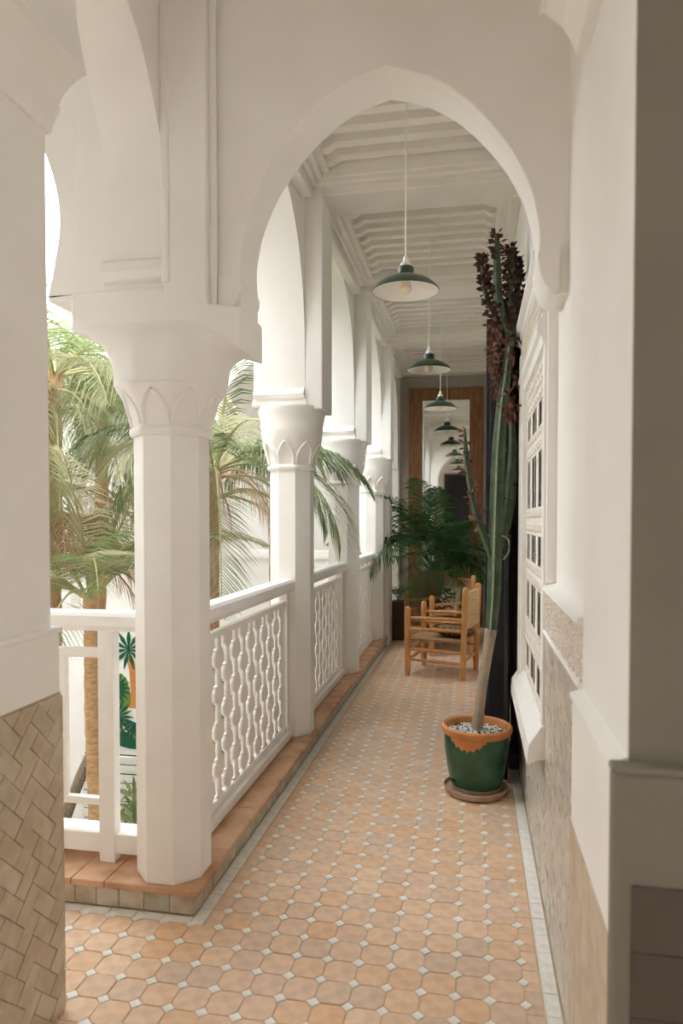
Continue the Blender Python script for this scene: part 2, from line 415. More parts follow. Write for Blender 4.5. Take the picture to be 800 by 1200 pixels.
# impost block over the corner column
MB().prism([(-1.40,3.45),(-1.40,2.10),(-.90,2.10),(-.90,3.45)], 'y', 2.300, 2.513).build('impost_shaft', 'plaster', wf, bevel=.006)
MB().prism([(-1.402,2.19),(-1.402,2.05),(-.96,2.05),(-.774,1.965),(-.774,2.105),(-.80,2.11),(-.892,2.125),(-.892,2.19)], 'y', 2.271, 2.515).build('impost_block', 'plaster', wf, bevel=.006)

# arcade facing the camera side gallery, left of the corner column
loop = [(-1.42, 3.46), (-1.42, 2.22), (-1.565, 2.22)]
cc = -2.24
P2 = [(.675, 2.22), (.70, 2.33), (.725, 2.49), (.70, 2.66), (.62, 2.84), (.45, 3.04), (.2, 3.2), (0, 3.26)]
loop += arch_loop(cc, P2)
loop += [(-3.06, 2.22), (-3.06, 2.05), (-3.3, 2.05), (-3.3, 2.22)]+arch_loop(-4.05, P2)+[(-4.85,2.05),(-5.1,2.05)]+[(-6.4,2.05),(-6.4,3.46)]
wg = structure(MB().prism(loop, 'y', 2.38, 2.54).build('wall_gallery', 'plaster', bevel=.004))
box('corner_block', 'plaster', -1.57, 2.39, 2.205, -1.40, 2.53, 2.235, wg, .004)
# transverse arch over the gallery (seen as the broad white band)
tl = arch_loop(1.95, A_TRANS)
tl = [p for p in tl if p[0] >= 1.745]
poly = [(2.31, 3.46), (2.31, 2.25)]+[p for p in tl if p[1] >= 2.28]+[(1.72, tl[-1][1]), (1.72, 3.46)]
wt = structure(MB().prism(poly, 'x', -1.275, -1.06).build('wall_transverse', 'plaster'))
MB().prism([(2.31,2.30),(2.29,2.30),(2.268,2.285),(2.262,2.25),(2.275,2.225),(2.31,2.212)], 'x', -1.29, -1.045).build('corbel', 'plaster', wt, bevel=.004)
box('face_strip', 'plaster', -1.062, 2.26, 2.20, -1.028, 2.31, 3.46, wt, .01)

# near arch with its two piers (the camera looks through it)
poly = [(-1.6, 3.46), (-1.6, 2.50), (-1.115, 2.50)]+[(-1.10, 2.53), (-1.075, 2.555), (-1.045,2.575)]+arch_loop(-.44, A_NEAR)[::-1]+[(.156,2.59),(.17,2.575),(.20,2.55),(.222,2.51),(.232,2.48),(.30,2.48),(1.25,2.48),(1.25,3.46)]
wn = structure(MB().prism(poly, 'y', 1.25, 1.75).build('wall_near', 'plaster', bevel=.004))
pl = structure(box('wall_pier_left', 'plaster', -1.60, 1.25, 0, -1.15, 1.75, 2.55, bevel=.008))
pl['label'] = 'blurred white pier at left edge with tan tiled dado'
MB().prism([(-1.6,2.44),(-1.14,2.44),(-1.13,2.47),(-1.112,2.50),(-1.112,2.51),(-1.6,2.51)], 'y', 1.25, 1.756).build('impost_moulding', 'plaster', pl)
box('dado_plaster', 'plaster', -1.60, 1.24, .90, -1.135, 1.765, 1.075, pl, .008)
box('dado_ledge', 'plaster', -1.60, 1.235, 1.07, -1.128, 1.772, 1.09, pl, .008)
box('dado_back', 'joint', -1.60, 1.24, 0, -1.136, 1.764, .905, pl)
# herringbone tiles on the two seen faces of that dado
def herringbone(u0, v0, u1, v1, w_, l_):
    out = []; c, s = math.cos(PI/4), math.sin(PI/4)
    for i in range(-14, 30):
        for j in range(-14, 30):
            ox, oy = i*w_+j*l_, i*w_-j*l_
            for kind in (0, 1):
                if kind == 0: q = [(ox,oy),(ox+l_,oy),(ox+l_,oy+w_),(ox,oy+w_)]
                else: q = [(ox,oy+w_),(ox+w_,oy+w_),(ox+w_,oy+w_+l_),(ox,oy+w_+l_)]
                cx = sum(p[0] for p in q)/4; cy = sum(p[1] for p in q)/4
                q = [(cx+(x-cx)*.965, cy+(y-cy)*.965) for x,y in q]
                q = [(x*c-y*s+u0+.2, x*s+y*c+v0+.4) for x,y in q]
                q = clip_poly(q, u0, v0, u1, v1)
                if len(q) >= 3:
                    a = abs(sum(q[k][0]*q[(k+1)%len(q)][1]-q[(k+1)%len(q)][0]*q[k][1] for k in range(len(q))))/2
                    if a > 2e-4: out.append(q)
    return out
hb = herringbone(1.245, .002, 1.76, .9, .05, .10)
for q in hb[:300]:
    MB().prism(q, 'x', -1.14, -1.1305+random.uniform(-.0012,.0012)).build('dado_tile', 'zelligetan', pl)
for k in range(8):   # plain edge tiles on the return of the dado
    box('dado_tile', 'zelligetan', -1.6, 1.763, .002+k*.112, -1.132, 1.769, .110+k*.112, pl)
pr_ = structure(box('wall_pier_right', 'plaster', .26, 1.25, 0, 1.25, 1.75, 2.55, bevel=.006))
pr_['label'] = 'blurred pier at right edge with shaded near face'
box('shaded_face', 'plaster_shade', .262, 1.242, .97, 1.25, 1.252, 3.3, pr_)  # thin darker sheet; the near face's shade is put into its colour
box('dado_plaster', 'plaster_shade', .232, 1.215, 0, 1.25, 1.26, .965, pr_, .01)
box('dado_return', 'plaster', .236, 1.222, .0, .27, 1.75, .965, pr_, .006)
MB().prism([(.231,.968),(.231,.958),(.25,.945),(.27,.945),(.27,.980),(.26,.980)], 'y', 1.251, 1.752).build('dado_ledge', 'plaster', pr_)
box('dado_ledge', 'plaster_shade', .229, 1.211, .962, 1.25, 1.251, .976, pr_, .005)
for i in range(8):
    for j in range(7):
        box('dado_tile', 'darktile', .262+i*.103, 1.210, .002+j*.111, .363+i*.103, 1.217, .111+j*.111, pr_)
for i in range(5):
    for j in range(6):
        box('dado_tile', 'zelligetan', .233, 1.262+i*.098, .002+j*.11, .2375, 1.357+i*.098, .110+j*.11, pr_)

# ------------------------------------------------------------------ right wall of the corridor
wr = structure(box('wall_right', 'plaster', .262, 2.60, 0, .55, 4.24, 3.46))
structure(box('wall_right', 'plaster', .29, 1.75, 0, .55, 2.60, 3.46))
structure(box('wall_right', 'plaster', .262, 4.24, 2.66, .55, 5.35, 3.46))
structure(box('wall_right', 'plaster', .262, 5.35, 0, .55, ENDY, 3.46))
box('reveal_edge', 'plaster', .256, 2.572, 1.16, .30, 2.603, 3.3, wr, .005)
# dado below
box('dado_base', 'grout', .262, 1.745, 0, .30, 2.61, .985, wr)
mb = MB(); zs = .03
nz = int(.97/zs); ny = int((4.2-1.755)/zs)
for j in range(nz):
    for i in range(ny):
        y0 = 1.755+i*zs; z0 = .004+j*zs
        if y0 > 2.58 and y0 < 3.62 and z0 > .50: continue
        a, b2 = random.uniform(-.0011,.0011), random.uniform(-.0011,.0011); g = .0008; xx = .2565
        mb.add([(xx+a,y0+g,z0+g),(xx+b2,y0+zs-g,z0+g),(xx-a,y0+zs-g,z0+zs-g),(xx-b2,y0+g,z0+zs-g),
                (.2625,y0+g,z0+g),(.2625,y0+zs-g,z0+g),(.2625,y0+zs-g,z0+zs-g),(.2625,y0+g,z0+zs-g)],
               [(0,3,2,1),(0,1,5,4),(1,2,6,5),(2,3,7,6),(3,0,4,7)])
tag(mb.build('zellige_dado', 'zellige', wr), kind='stuff')
# carved stucco frieze and its ledges
fz = box('frieze', 'stucco', .262, 1.755, .985, .30, 2.60, 1.135, wr)
mb = MB(); rnd = random.Random(3)
for i in range(27):
    for j in range(5):
        cy = 1.772+i*.031; cz = 1.0+j*.029
        cy += rnd.uniform(-.004,.004); cz += rnd.uniform(-.004,.004)+(.0145 if i%2 else 0)
        if cz > 1.125: continue
        r = .0135*rnd.uniform(.8,1.1); q = []; o_ = rnd.uniform(0,1)
        for k in range(10):
            rr = r*(1 if k%2 == 0 else .5); a = PI*k/5+o_
            q.append((cy+rr*math.cos(a), cz+rr*math.sin(a)))
        mb.prism(q, 'x', .2545+rnd.uniform(-.0015,.0015), .264)
tag(mb.build('carved_stars', 'stucco', wr), kind='stuff')
MB().prism([(.245,1.135),(.25,1.15),(.292,1.165),(.30,1.165),(.30,1.13),(.25,1.13)], 'y', 1.752, 2.61).build('ledge', 'plaster', wr)
MB().prism([(.246,.985),(.252,.975),(.275,.97),(.275,.99),(.25,.99)], 'y', 1.752, 2.60).build('ledge', 'plaster', wr)
# wooden lattice window with carved lintel
wnd = structure(box('window_1', 'hole', .2615, 2.66, .62, .275, 3.55, 2.15)); wnd['label'] = 'white carved lattice window on the right wall beside the cactus'
for y0, y1, x0, nm in ((2.605,2.66,.246,'frame_stile'),(3.55,3.63,.232,'frame_stile'),(3.63,3.70,.244,'frame_stile'),(3.70,3.95,.252,'frame_panel')):
    box(nm, 'paint', x0, y0, .52, .265, y1, 2.2, wnd, .006)
MB().tube([(.236,3.66,.55),(.236,3.66,2.2)], .012, 10).build('bead', 'paint', wnd, smooth=True)
MB().tube([(.232,3.595,.55),(.232,3.595,2.2)], .010, 10).build('bead', 'paint', wnd, smooth=True)
MB().prism([(.232,.52),(.195,.50),(.20,.57),(.245,.64),(.265,.64),(.265,.52)], 'y', 2.585, 3.70).build('sill', 'paint', wnd)
MB().prism([(.265,2.02),(.243,2.02),(.235,2.05),(.222,2.06),(.222,2.10),(.240,2.115),(.240,2.13),(.265,2.13)], 'y', 2.606, 3.70).build('lintel', 'paint', wnd)
MB().prism([(.265,2.27),(.238,2.27),(.225,2.285),(.225,2.31),(.205,2.325),(.205,2.35),(.265,2.36)], 'y', 2.606, 3.75).build('cornice', 'paint', wnd)
box('lintel_panel', 'stucco', .240, 2.606, 2.13, .265, 3.70, 2.27, wnd)
mb = MB()
for i in range(34):
    for j in range(4):
        cy = 2.62+i*.0315; cz = 2.147+j*.033; q = [(cy+.013*math.cos(PI*k/2+.2), cz+.014*math.sin(PI*k/2+.2)) for k in range(4)]
        mb.prism(q, 'x', .231, .242)
tag(mb.build('carved_diamonds', 'stucco', wnd), kind='stuff')
# lattice: pierced carved screen, three columns of tall openings with thin rods
bands = [(.60,.68),(.80,.92),(1.10,1.20),(1.32,1.44),(1.66,1.76),(1.86,2.04)]
cols_ = [(2.66,2.71),(2.93,3.02),(3.24,3.32),(3.50,3.55)]
for z0, z1 in bands:
    b = box('lattice_band', 'stucco', .2555, 2.66, z0, .2625, 3.55, z1, wnd, .002)
    mb = MB(); nr = max(1, int((z1-z0)/.04))
    for i in range(24):
        for j in range(nr):
            cy = 2.68+i*.0365; cz = z0+(j+.5)*(z1-z0)/nr; r = .016
            q = [(cy+(r if k%2 else r*.5)*math.cos(PI*k/4+i), cz+(r if k%2 else r*.5)*math.sin(PI*k/4+i)) for k in range(8)]
            mb.prism(q, 'x', .2525, .2565)
    tag(mb.build('carved_rosettes', 'stucco', b), kind='stuff')
for y0, y1 in cols_:
    box('lattice_mullion', 'stucco', .2560, y0, .60, .2625, y1, 2.04, wnd, .002)
prof = [(.0025,0),(.004,.06),(.0025,.12),(.0025,.3),(.004,.34),(.0025,.38),(.0025,.88),(.004,.94),(.0025,1)]
for k in range(len(bands)-1):
    za, zt = bands[k][1], bands[k+1][0]
    mb = MB(); mb.lathe([(r, za-.002+t*(zt-za+.004)) for r,t in prof], (0,0,0), 8); me = mesh_of('lattice_rod', mb, 'stucco')
    for (a0, a1), (b0, b1) in zip(cols_, cols_[1:]):
        for f in (.52,): place('lattice_rod', me, (.2608, a1+(b0-a1)*f, 0), wnd)

# dark doorway beyond the window with its tall leaf standing open into the corridor
d1 = structure(box('door_1', 'hole', .50, 4.24, 0, .56, 5.35, 2.66)); d1['label'] = 'dark doorway on the right behind the cactus'
box('door_jamb', 'brownjamb', .222, 4.16, 0, .30, 4.245, 2.66, d1, .004)
box('door_jamb', 'brownjamb', .235, 5.35, 0, .30, 5.42, 2.66, d1, .004)
leaf = empty('door_leaf', 'tall navy door leaf standing open behind the potted cactus', 'door', (.222, 4.30, .012), math.radians(176))
MB().box(0, -.024, 0, .150, .024, 2.575).build('leaf_panel', 'navy', leaf, bevel=.004)
for z0, z1 in ((.12,.75),(.85,1.55),(1.65,2.45)):
    box('raised_panel', 'navy', .022, .02, z0, .128, .032, z1, leaf, .006)
    box('raised_panel', 'navy', .022, -.032, z0, .128, -.02, z1, leaf, .006)
MB().box(0, -.024, 0, .022, .55, 2.575).build('folded_leaf_panel', 'navy', leaf, bevel=.004)
box('threshold', 'brownjamb', .20, 3.96, 0, .26, 4.20, .085, d1, .004)

# ------------------------------------------------------------------ end wall, mirror
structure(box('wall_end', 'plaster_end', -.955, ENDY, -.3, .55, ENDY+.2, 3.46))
structure(box('wall_end', 'plaster', -6.4, ENDY, -.3, -.955, ENDY+.2, 4.3))
mr = empty('wall_mirror', 'tall mirror in a rough reclaimed wood frame on the far end wall', 'mirror', (-.36, 9.19, 0))
box('frame_board', 'frame', -.475, -.055, .04, -.300, 0, 3.10, mr, .006)
box('frame_board', 'frame', .305, -.055, .04, .478, 0, 3.10, mr, .006)
box('frame_board', 'frame', -.298, -.05, 2.945, .303, 0, 3.092, mr, .006)
box('frame_board', 'frame', -.298, -.05, .05, .303, 0, .22, mr, .006)
box('mirror_glass', 'mirror', -.302, -.022, .20, .307, -.004, 2.95, mr)

# ------------------------------------------------------------------ ceiling
ce = structure(box('ceiling', 'ceilpaint', -1.30, 2.40, 3.44, .56, ENDY+.2, 3.62))
structure(box('ceiling', 'plaster', -1.62, -2.3, 3.44, 1.35, 2.40, 3.62))
structure(box('ceiling', 'plaster', -6.6, .8, 3.44, -1.62, 2.40, 3.62))
structure(box('ceiling', 'plaster', -6.6, 7.9, 3.44, -1.30, ENDY+.2, 3.62))
LX0, LX1 = -.80, .135
beams = [(2.51,2.66),(3.885,4.285),(5.59,5.985),(7.30,7.69),(8.98,9.2)]
for y0, y1 in beams:
    b = box('ceiling_beam', 'ceilpaint', -.968, y0+.10 if y1-y0 > .3 else y0, 3.255, .262, y1-.02, 3.44, ce, .008)
    box('beam_step', 'ceilpaint', -.966, y0-.016, 3.30, .260, y1-.001, 3.439, b, .006)
    if y1-y0 > .3:
        MB().tube([(-1.05,y0+.05,3.30),(.30,y0+.05,3.30)], .012, 8).build('beam_bead', 'ceilpaint', b, smooth=True)
box('ceiling_side_board', 'ceilpaint', -.97, 2.51, 3.33, LX0, ENDY, 3.44, ce, .006)
box('ceiling_side_board', 'ceilpaint', LX1, 2.51, 3.33, .262, ENDY, 3.44, ce, .006)
for k in range(len(beams)-1):
    a, b2 = beams[k][1], beams[k+1][0]; n = 9; st = (b2-a)/n
    for i in range(n):
        yy = a+(i+.5)*st
        P = [(LX0-.005,3.345),(LX0+.03,3.345),(LX0+.075,3.372),(LX1-.075,3.372),(LX1-.03,3.345),(LX1+.005,3.345),(LX1+.005,3.442),(LX0-.005,3.442)]
        MB().prism(P, 'y', yy-.031, yy+.031).build('ceiling_rib', 'ceilpaint', ce, bevel=.003)
        # planks between ribs
        box('ceiling_plank', 'ceilpaint', LX0, yy+.036, 3.425+.004*(i%2), LX1, yy+st-.036, 3.442, ce)
    # cornice runs
    for x0, x1, z0, z1 in ((-.968,-.90,3.20,3.262),(-.968,-.875,3.262,3.30),(-.968,-.84,3.30,3.335),(.20,.262,3.24,3.30),(.17,.262,3.30,3.335)):
        box('cornice_moulding', 'ceilpaint', x0, beams[k][1]-(.12 if k else .2), z0, x1, beams[k+1][0]-.0165, z1, ce, .006)

# ------------------------------------------------------------------ columns
def sec(cx, cy, z, fn, n=64): return [(cx+fn(a)*math.cos(a), cy+fn(a)*math.sin(a), z) for a in [2*PI*(k+.5)/n for k in range(n)]]
def r_oct(a_):
    def f(t):
        u = (t+PI/8) % (PI/4)-PI/8; return a_/math.cos(u)
    return f
def r_cir(r): return lambda t: r
def r_rect(hx, hy, p=6): return lambda t: 1/((abs(math.cos(t)/hx)**p+abs(math.sin(t)/hy)**p)**(1/p))
def mixf(f, g, k): return lambda t: f(t)*(1-k)+g(t)*k
def column(x, y, label, corner=False, zb=.1, group=None):
    t = empty('column', label, 'column', (x,y,zb), group=group)
    a = .124; h = 1.70-.1
    R = a/math.cos(PI/8); P = [(R*math.cos(PI/8+PI/4*k), R*math.sin(PI/8+PI/4*k)) for k in range(8)]
    MB().prism(P, 'z', 0, h-.01).build('shaft', 'paint', t, bevel=.003)
    MB().loft([sec(0,0,h-.02,r_oct(a)), sec(0,0,h-.018,r_oct(a+.010)), sec(0,0,h-.008,r_oct(a+.016)), sec(0,0,h+.004,r_oct(a+.016)), sec(0,0,h+.014,r_oct(a+.010)), sec(0,0,h+.016,r_oct(a-.003))]).build('neck_ring', 'plaster', t, smooth=True)
    S_ = []
    z0 = h+.01
    if corner:
        for k in range(9):
            q = k/8; S_.append(sec(0,0,z0+.145*q, r_oct(a+.004+.045*(1-math.cos(q*PI/2))+.012*q)))
        S_.append(sec(0,0,z0+.150, mixf(r_oct(a+.062), r_rect(.195,.15,3), .5)))
        def ztop(dx): return 1.955-.090*max(0,min(1,(dx-.12)/.186))
        for k in range(9):
            q = k/8; e = 1-math.sqrt(max(0,1-q*q)); zs = z0+.155
            S_.append([(x_, y_, zs+(ztop(x_)-zs)*q) for x_, y_, _z in sec(0,0,0, mixf(mixf(r_oct(a+.062), r_rect(.195,.15,3), .5), r_rect(.308,.1235,12), e))])
        S_.append([(x_, y_, ztop(x_)+.02) for x_, y_, _z in sec(0,0,0, r_rect(.306,.12,12))])
    else:
        for k in range(9):
            q = k/8; S_.append(sec(0,0,z0+.19*q, mixf(r_oct(a+.003+.05*(1-math.cos(q*PI/2))), r_cir(a+.058), q*q)))
        S_.append(sec(0,0,z0+.196, r_cir(a+.060)))
        for k in range(7):
            q = k/6; S_.append(sec(0,0,z0+.21+.125*q, r_cir(.186+.022*(1-math.cos(q*PI/2)))))
        S_.append(sec(0,0,z0+.345, r_cir(.206)))
    cap = MB().loft(S_).build('capital', 'plaster', t, smooth=True, angle=50)
    # pointed niches carved on each face of the capital: raised rims
    for k in range(8):
        th = k*PI/4
        hw, hh = (.045, .135) if not corner else (.046, .125)
        out = smooth_curve([(-hw, .012), (-hw, hh*.45), (-hw*.72, hh*.72), (0, hh), (hw*.72, hh*.72), (hw, hh*.45), (hw, .012)], 4)
        pts = []
        for u, v in out:
            q = v/.19 if not corner else v/.145
            rr = ((a+.003+.05*(1-math.cos(min(1,q)*PI/2)))*(1-q*q)+(a+.058)*q*q+.003) if not corner else (a+.004+.045*(1-math.cos(min(1,q)*PI/2))+.012*q)
            d = rr+.001
            pts.append((d*math.cos(th)-u*math.sin(th), d*math.sin(th)+u*math.cos(th), z0+v))
        MB().tube(pts, .008, 6).build('niche_rim', 'plaster', cap, smooth=True)
    return t
G = 'white columns along the corridor'
column(-1.08, 2.39, 'large white octagonal corner column nearest the camera, between the two railings', True, group=G)
column(-1.08, 4.105, 'second white octagonal column from the camera, at far end of the first carved railing', group=G)
column(-1.08, 5.825, 'third white octagonal column from the camera, between second and third carved railings', group=G)
column(-1.08, 7.53, 'farthest white octagonal column in the row, near the wicker planter palm', group=G)

# ------------------------------------------------------------------ railings
def slat_mesh(h, phase, per=.158, pitch=.104, th=.018):
    pr = [(0,.015),(.05,.015),(.08,.034),(.14,.035),(.17,.052),(.40,.049),(.52,.037),(.57,.037),(.61,.022),(.80,.018),(1,.015)]
    def hw(z):
        t = ((z/per)+phase) % 1.0
        for (a,b),(c,d) in zip(pr, pr[1:]):
            if a <= t <= c: return b+(d-b)*(t-a)/(c-a)
        return .014
    zs = {0.0, h}
    n0 = -int(phase*1)-1
    k = -1
    while True:
        base = (k-phase)*per
        if base > h: break
        for t,_ in pr:
            z = base+t*per
            if 0 < z < h: zs.add(round(z,5))
        k += 1
    zs = sorted(zs)
    mb = MB(); vs = []; fs = []
    for z in zs:
        w_ = hw(z)*1.14; c = .006
        vs += [(-th/2+.004, -w_, z), (th/2-.004, -w_, z), (th/2, -w_+c, z), (th/2, w_-c, z), (th/2-.004, w_, z), (-th/2+.004, w_, z), (-th/2, w_-c, z), (-th/2, -w_+c, z)]
    n = 8
    for i in range(len(zs)-1):
        for k2 in range(n):
            j = (k2+1)%n; fs.append((i*n+k2, i*n+j, (i+1)*n+j, (i+1)*n+k2))
    fs.append(tuple(range(n-1,-1,-1))); m = (len(zs)-1)*n; fs.append(tuple(range(m,m+n)))
    mb.add(vs, fs); return mesh_of('lattice_slat', mb, 'paint')
sl0, sl1 = slat_mesh(.70, 0), slat_mesh(.70, .5)
def railing(y0, y1, x, label, rot=None, group='white carved railings along the corridor'):
    L = y1-y0
    t = empty('railing', label, 'railing', (x, y0, .1), 0, group)
    rail = MB().prism([(-.052,.87),(.052,.87),(.056,.89),(.050,.925),(.038,.94),(-.038,.94),(-.050,.925),(-.056,.89)], 'y', -.004, L+.004).build('handrail', 'paint', t, bevel=.004)
    box('top_frame_rail', 'paint', -.016, .06, .785, .016, L-.06, .815, t, .003)
    box('bottom_frame_rail', 'paint', -.016, .06, .055, .016, L-.06, .085, t, .003)
    box('bottom_rail', 'paint', -.04, -.003, .004, .04, L+.003, .052, t, .005)
    for yy, w_ in ((.03,.055),(L-.03,.055)):
        box('stile', 'paint', -.022, yy-w_/2, .05, .022, yy+w_/2, .872, t, .003)
    for yy in (.095, L-.095):
        box('frame_stile', 'paint', -.015, yy-.012, .08, .015, yy+.012, .79, t, .003)
    n = int((L-.26)/.104); st = (L-.24)/n
    for i in range(n+1):
        place('lattice_slat', sl0 if i%2 else sl1, (0, .12+i*st, .085), t)
    return t
railing(2.516, 3.979, -1.085, 'nearest carved white railing, right of the big corner column')
railing(4.231, 5.699, -1.085, 'middle carved white railing between the second and third columns')
railing(5.951, 7.404, -1.085, 'farthest carved white railing, just before the potted palm')
# plain railing facing the camera
t = empty('railing', 'plain white railing with straight bars, left of the corner column', 'railing', (-1.21, 2.44, .1))
MB().prism([(-.052,.87),(.052,.87),(.056,.89),(.050,.925),(.038,.94),(-.038,.94),(-.050,.925),(-.056,.89)], 'x', -1.6, .01).build('handrail', 'paint', t, bevel=.004)
box('bottom_rail', 'paint', -1.6, -.05, .03, .008, .05, .105, t, .004)
box('post', 'paint', -.168, -.06, 0, -.105, -.012, .872, t, .003)
box('post', 'paint', -1.17, -.06, 0, -1.107, -.012, .872, t, .003)
for x0, x1 in ((-1.105,-.17),):
    box('frame_rail', 'paint', x0, -.03, .765, x1, .0, .80, t, .003)
    box('frame_rail', 'paint', x0, -.03, .20, x1, .0, .228, t, .003)
for xx in (-.335,-.50,-.665,-.83,-.995):
    box('bar', 'paint', xx-.016, -.028, .22, xx+.016, -.004, .78, t, .003)
box('end_stile', 'paint', -.012, -.02, .10, .004, .0, .872, t, .002)

# ------------------------------------------------------------------ pendant lamps
def pendant(y, label, x=-.313):
    t = empty('pendant_lamp', label, 'lamp', (x, y, 2.44), group='green enamel pendant lamps in a row')
    R = .153
    pr = [(R,0.0),(R+.002,.004),(R-.004,.013),(R-.02,.03),(R-.045,.048),(R-.08,.063),(.045,.072),(.040,.078),(.038,.092)]
    inner = [(.034,.086),(.045,.066),(R-.08,.057),(R-.046,.042),(R-.022,.025),(R-.006,.008),(R-.001,.001)]
    MB().lathe(pr, n=40, cap=False).build('shade', 'green', t, smooth=True, angle=50)
    MB().lathe(inner[::-1], n=40, cap=False).build('shade_lining', 'enamel', t, smooth=True, angle=60)
    MB().lathe([(.040,.074),(.038,.108),(.032,.114)], n=24).build('neck', 'green', t, smooth=True)
    MB().lathe([(.026,.112),(.024,.128),(.012,.140),(.011,.158),(.004,.166)], n=20).build('socket_cap', 'enamel', t, smooth=True)
    MB().lathe([(.012,.072),(.014,.055),(.024,.030),(.027,.012),(.02,-.002),(.008,-.01)], n=18).build('bulb', 'bulb', t, smooth=True)
    MB().tube([(0,0,.16),(0,0,.96)], .0042, 8).build('cord', 'cord', t)
    MB().lathe([(.045,.955),(.04,.975),(.012,.99)], n=20).build('ceiling_rose', 'enamel', t, smooth=True)
pendant(3.25, 'green enamel pendant lamp nearest the camera, hanging in the big archway')
pendant(4.965, 'second green enamel pendant lamp from the camera')
pendant(6.68, 'third green enamel pendant lamp from the camera, in front of the mirror')
pendant(8.40, 'farthest green enamel pendant lamp, lowest in view, close to the mirror')

# ------------------------------------------------------------------ potted cactus
PX, PY = .022, 3.62
sau = MB().lathe([(.135,.0),(.15,.006),(.158,.022),(.162,.036),(.156,.038),(.148,.024),(.13,.016)], (PX-.006,PY-.03,.001), 40).build('plant_saucer', 'saucer', smooth=True)
tag(sau, 'round clay saucer on the floor under the green glazed pot', 'saucer')
pc = empty('potted_cactus', 'tall euphorbia cactus with dark red leaves in a green glazed pot', 'plant', (PX, PY, .018))
MB().lathe([(.118,.0),(.122,.005),(.135,.04),(.152,.12),(.163,.2),(.166,.262),(.163,.285)], n=48).build('pot', 'potgreen', pc, smooth=True)
MB().lathe([(.160,.278),(.172,.284),(.180,.300),(.179,.316),(.168,.324),(.156,.318),(.150,.300),(.150,.27)], n=48, cap=False).build('pot_rim', 'terrarim', pc, smooth=True)
MB().lathe([(.1185,-.0),(.1245,.002),(.128,.018),(.127,.024)], n=40, cap=False).build('pot_foot', 'saucer', pc, smooth=True)
# bare terracotta patch of run glaze under the rim, facing the camera
mb = MB(); vs = []; fs = []; n = 44
for k in range(n+1):
    q = k/n; a = math.radians(-140+q*66); d = .012+.050*math.sin(PI*q)**.7+.006*math.sin(k*.9)+.004*math.sin(k*2.3+1)
    for z, rr in ((.292,.1655),(.292-d,.1674)):
        vs.append((rr*math.cos(a), rr*math.sin(a), z))
for k in range(n): fs.append((2*k,2*k+1,2*k+3,2*k+2))
mb.add(vs, fs); mb.build('bare_clay_patch', 'terrarim', pc, smooth=True)
MB().lathe([(.152,.262),(.05,.272),(.0,.274)], n=32).build('soil', 'pebble', pc)
mb = MB(); rnd = random.Random(5)
for k in range(520):
    r = .146*math.sqrt(rnd.random()); a = rnd.random()*2*PI; s_ = rnd.uniform(.008,.013)
    c = (r*math.cos(a), r*math.sin(a), .278+rnd.uniform(0,.008))
    R3 = Matrix.Rotation(rnd.random()*6,3,'X') @ Matrix.Rotation(rnd.random()*6,3,'Y')
    vs = [Vector(c)+R3@Vector(p)*s_ for p in ((1,0,0),(-1,0,0),(0,.8,0),(0,-.8,0),(0,0,.6),(0,0,-.6))]
    mb.add(vs, [(0,2,4),(2,1,4),(1,3,4),(3,0,4),(2,0,5),(1,2,5),(3,1,5),(0,3,5)])
tag(mb.build('pebbles', 'pebble', pc, smooth=True), kind='stuff')
def PZ(u, v, dy=0.0):
    """point of the cactus given as picture offset from the pot axis: u metres to the right, v metres up"""
    return (u, dy, v)
def ribbed(pts, rad, ribs=4, n=24, tw=0.0, depth=.45):
    pts = smooth_curve(pts, 5); m = len(pts); secs = []
    P = [Vector(p) for p in pts]
    for i, p in enumerate(P):
        t = (P[min(i+1,m-1)]-P[max(i-1,0)]).normalized(); a = t.cross(Vector((0,1,0))); 
        if a.length < .05: a = t.cross(Vector((1,0,0)))
        a.normalize(); b = t.cross(a)
        q = i/(m-1)*(len(rad)-1); k = min(int(q), len(rad)-2); r = rad[k]+(rad[k+1]-rad[k])*(q-k)
        ring = []
        for j in range(n):
            c = 2*PI*j/n; rr = r*(1-depth*.5*(1-math.cos(ribs*(c+tw)))*.9)
            ring.append(p+(a*math.cos(c)+b*math.sin(c))*rr)
        secs.append(ring)
    return secs, P
def px2m(u, v, dy=0.0):      # picture position of the cactus -> metres at the pot's depth
    k = 3.64/817.5
    return ((u-563.5)*k+.0, dy, 1.384-(v-611)*k-.018)
secs, _ = ribbed([px2m(564,850),px2m(569,805),px2m(575,765),px2m(579,735)], [.028,.026,.025,.032], 4, 16, depth=.12)
MB().loft(secs).build('woody_stem', 'cactusbark', pc, smooth=True, angle=80)
main = [px2m(579,738),px2m(582,690),px2m(583,640),px2m(584.5,580),px2m(586,530),px2m(590,480),px2m(594,445),px2m(598,410)]
secs, P = ribbed(main, [.030,.037,.038,.037,.035,.031,.026,.020], 4, 32, tw=.35, depth=.62)
st = MB().loft(secs).build('green_stem', 'cactus', pc, smooth=True, angle=80)
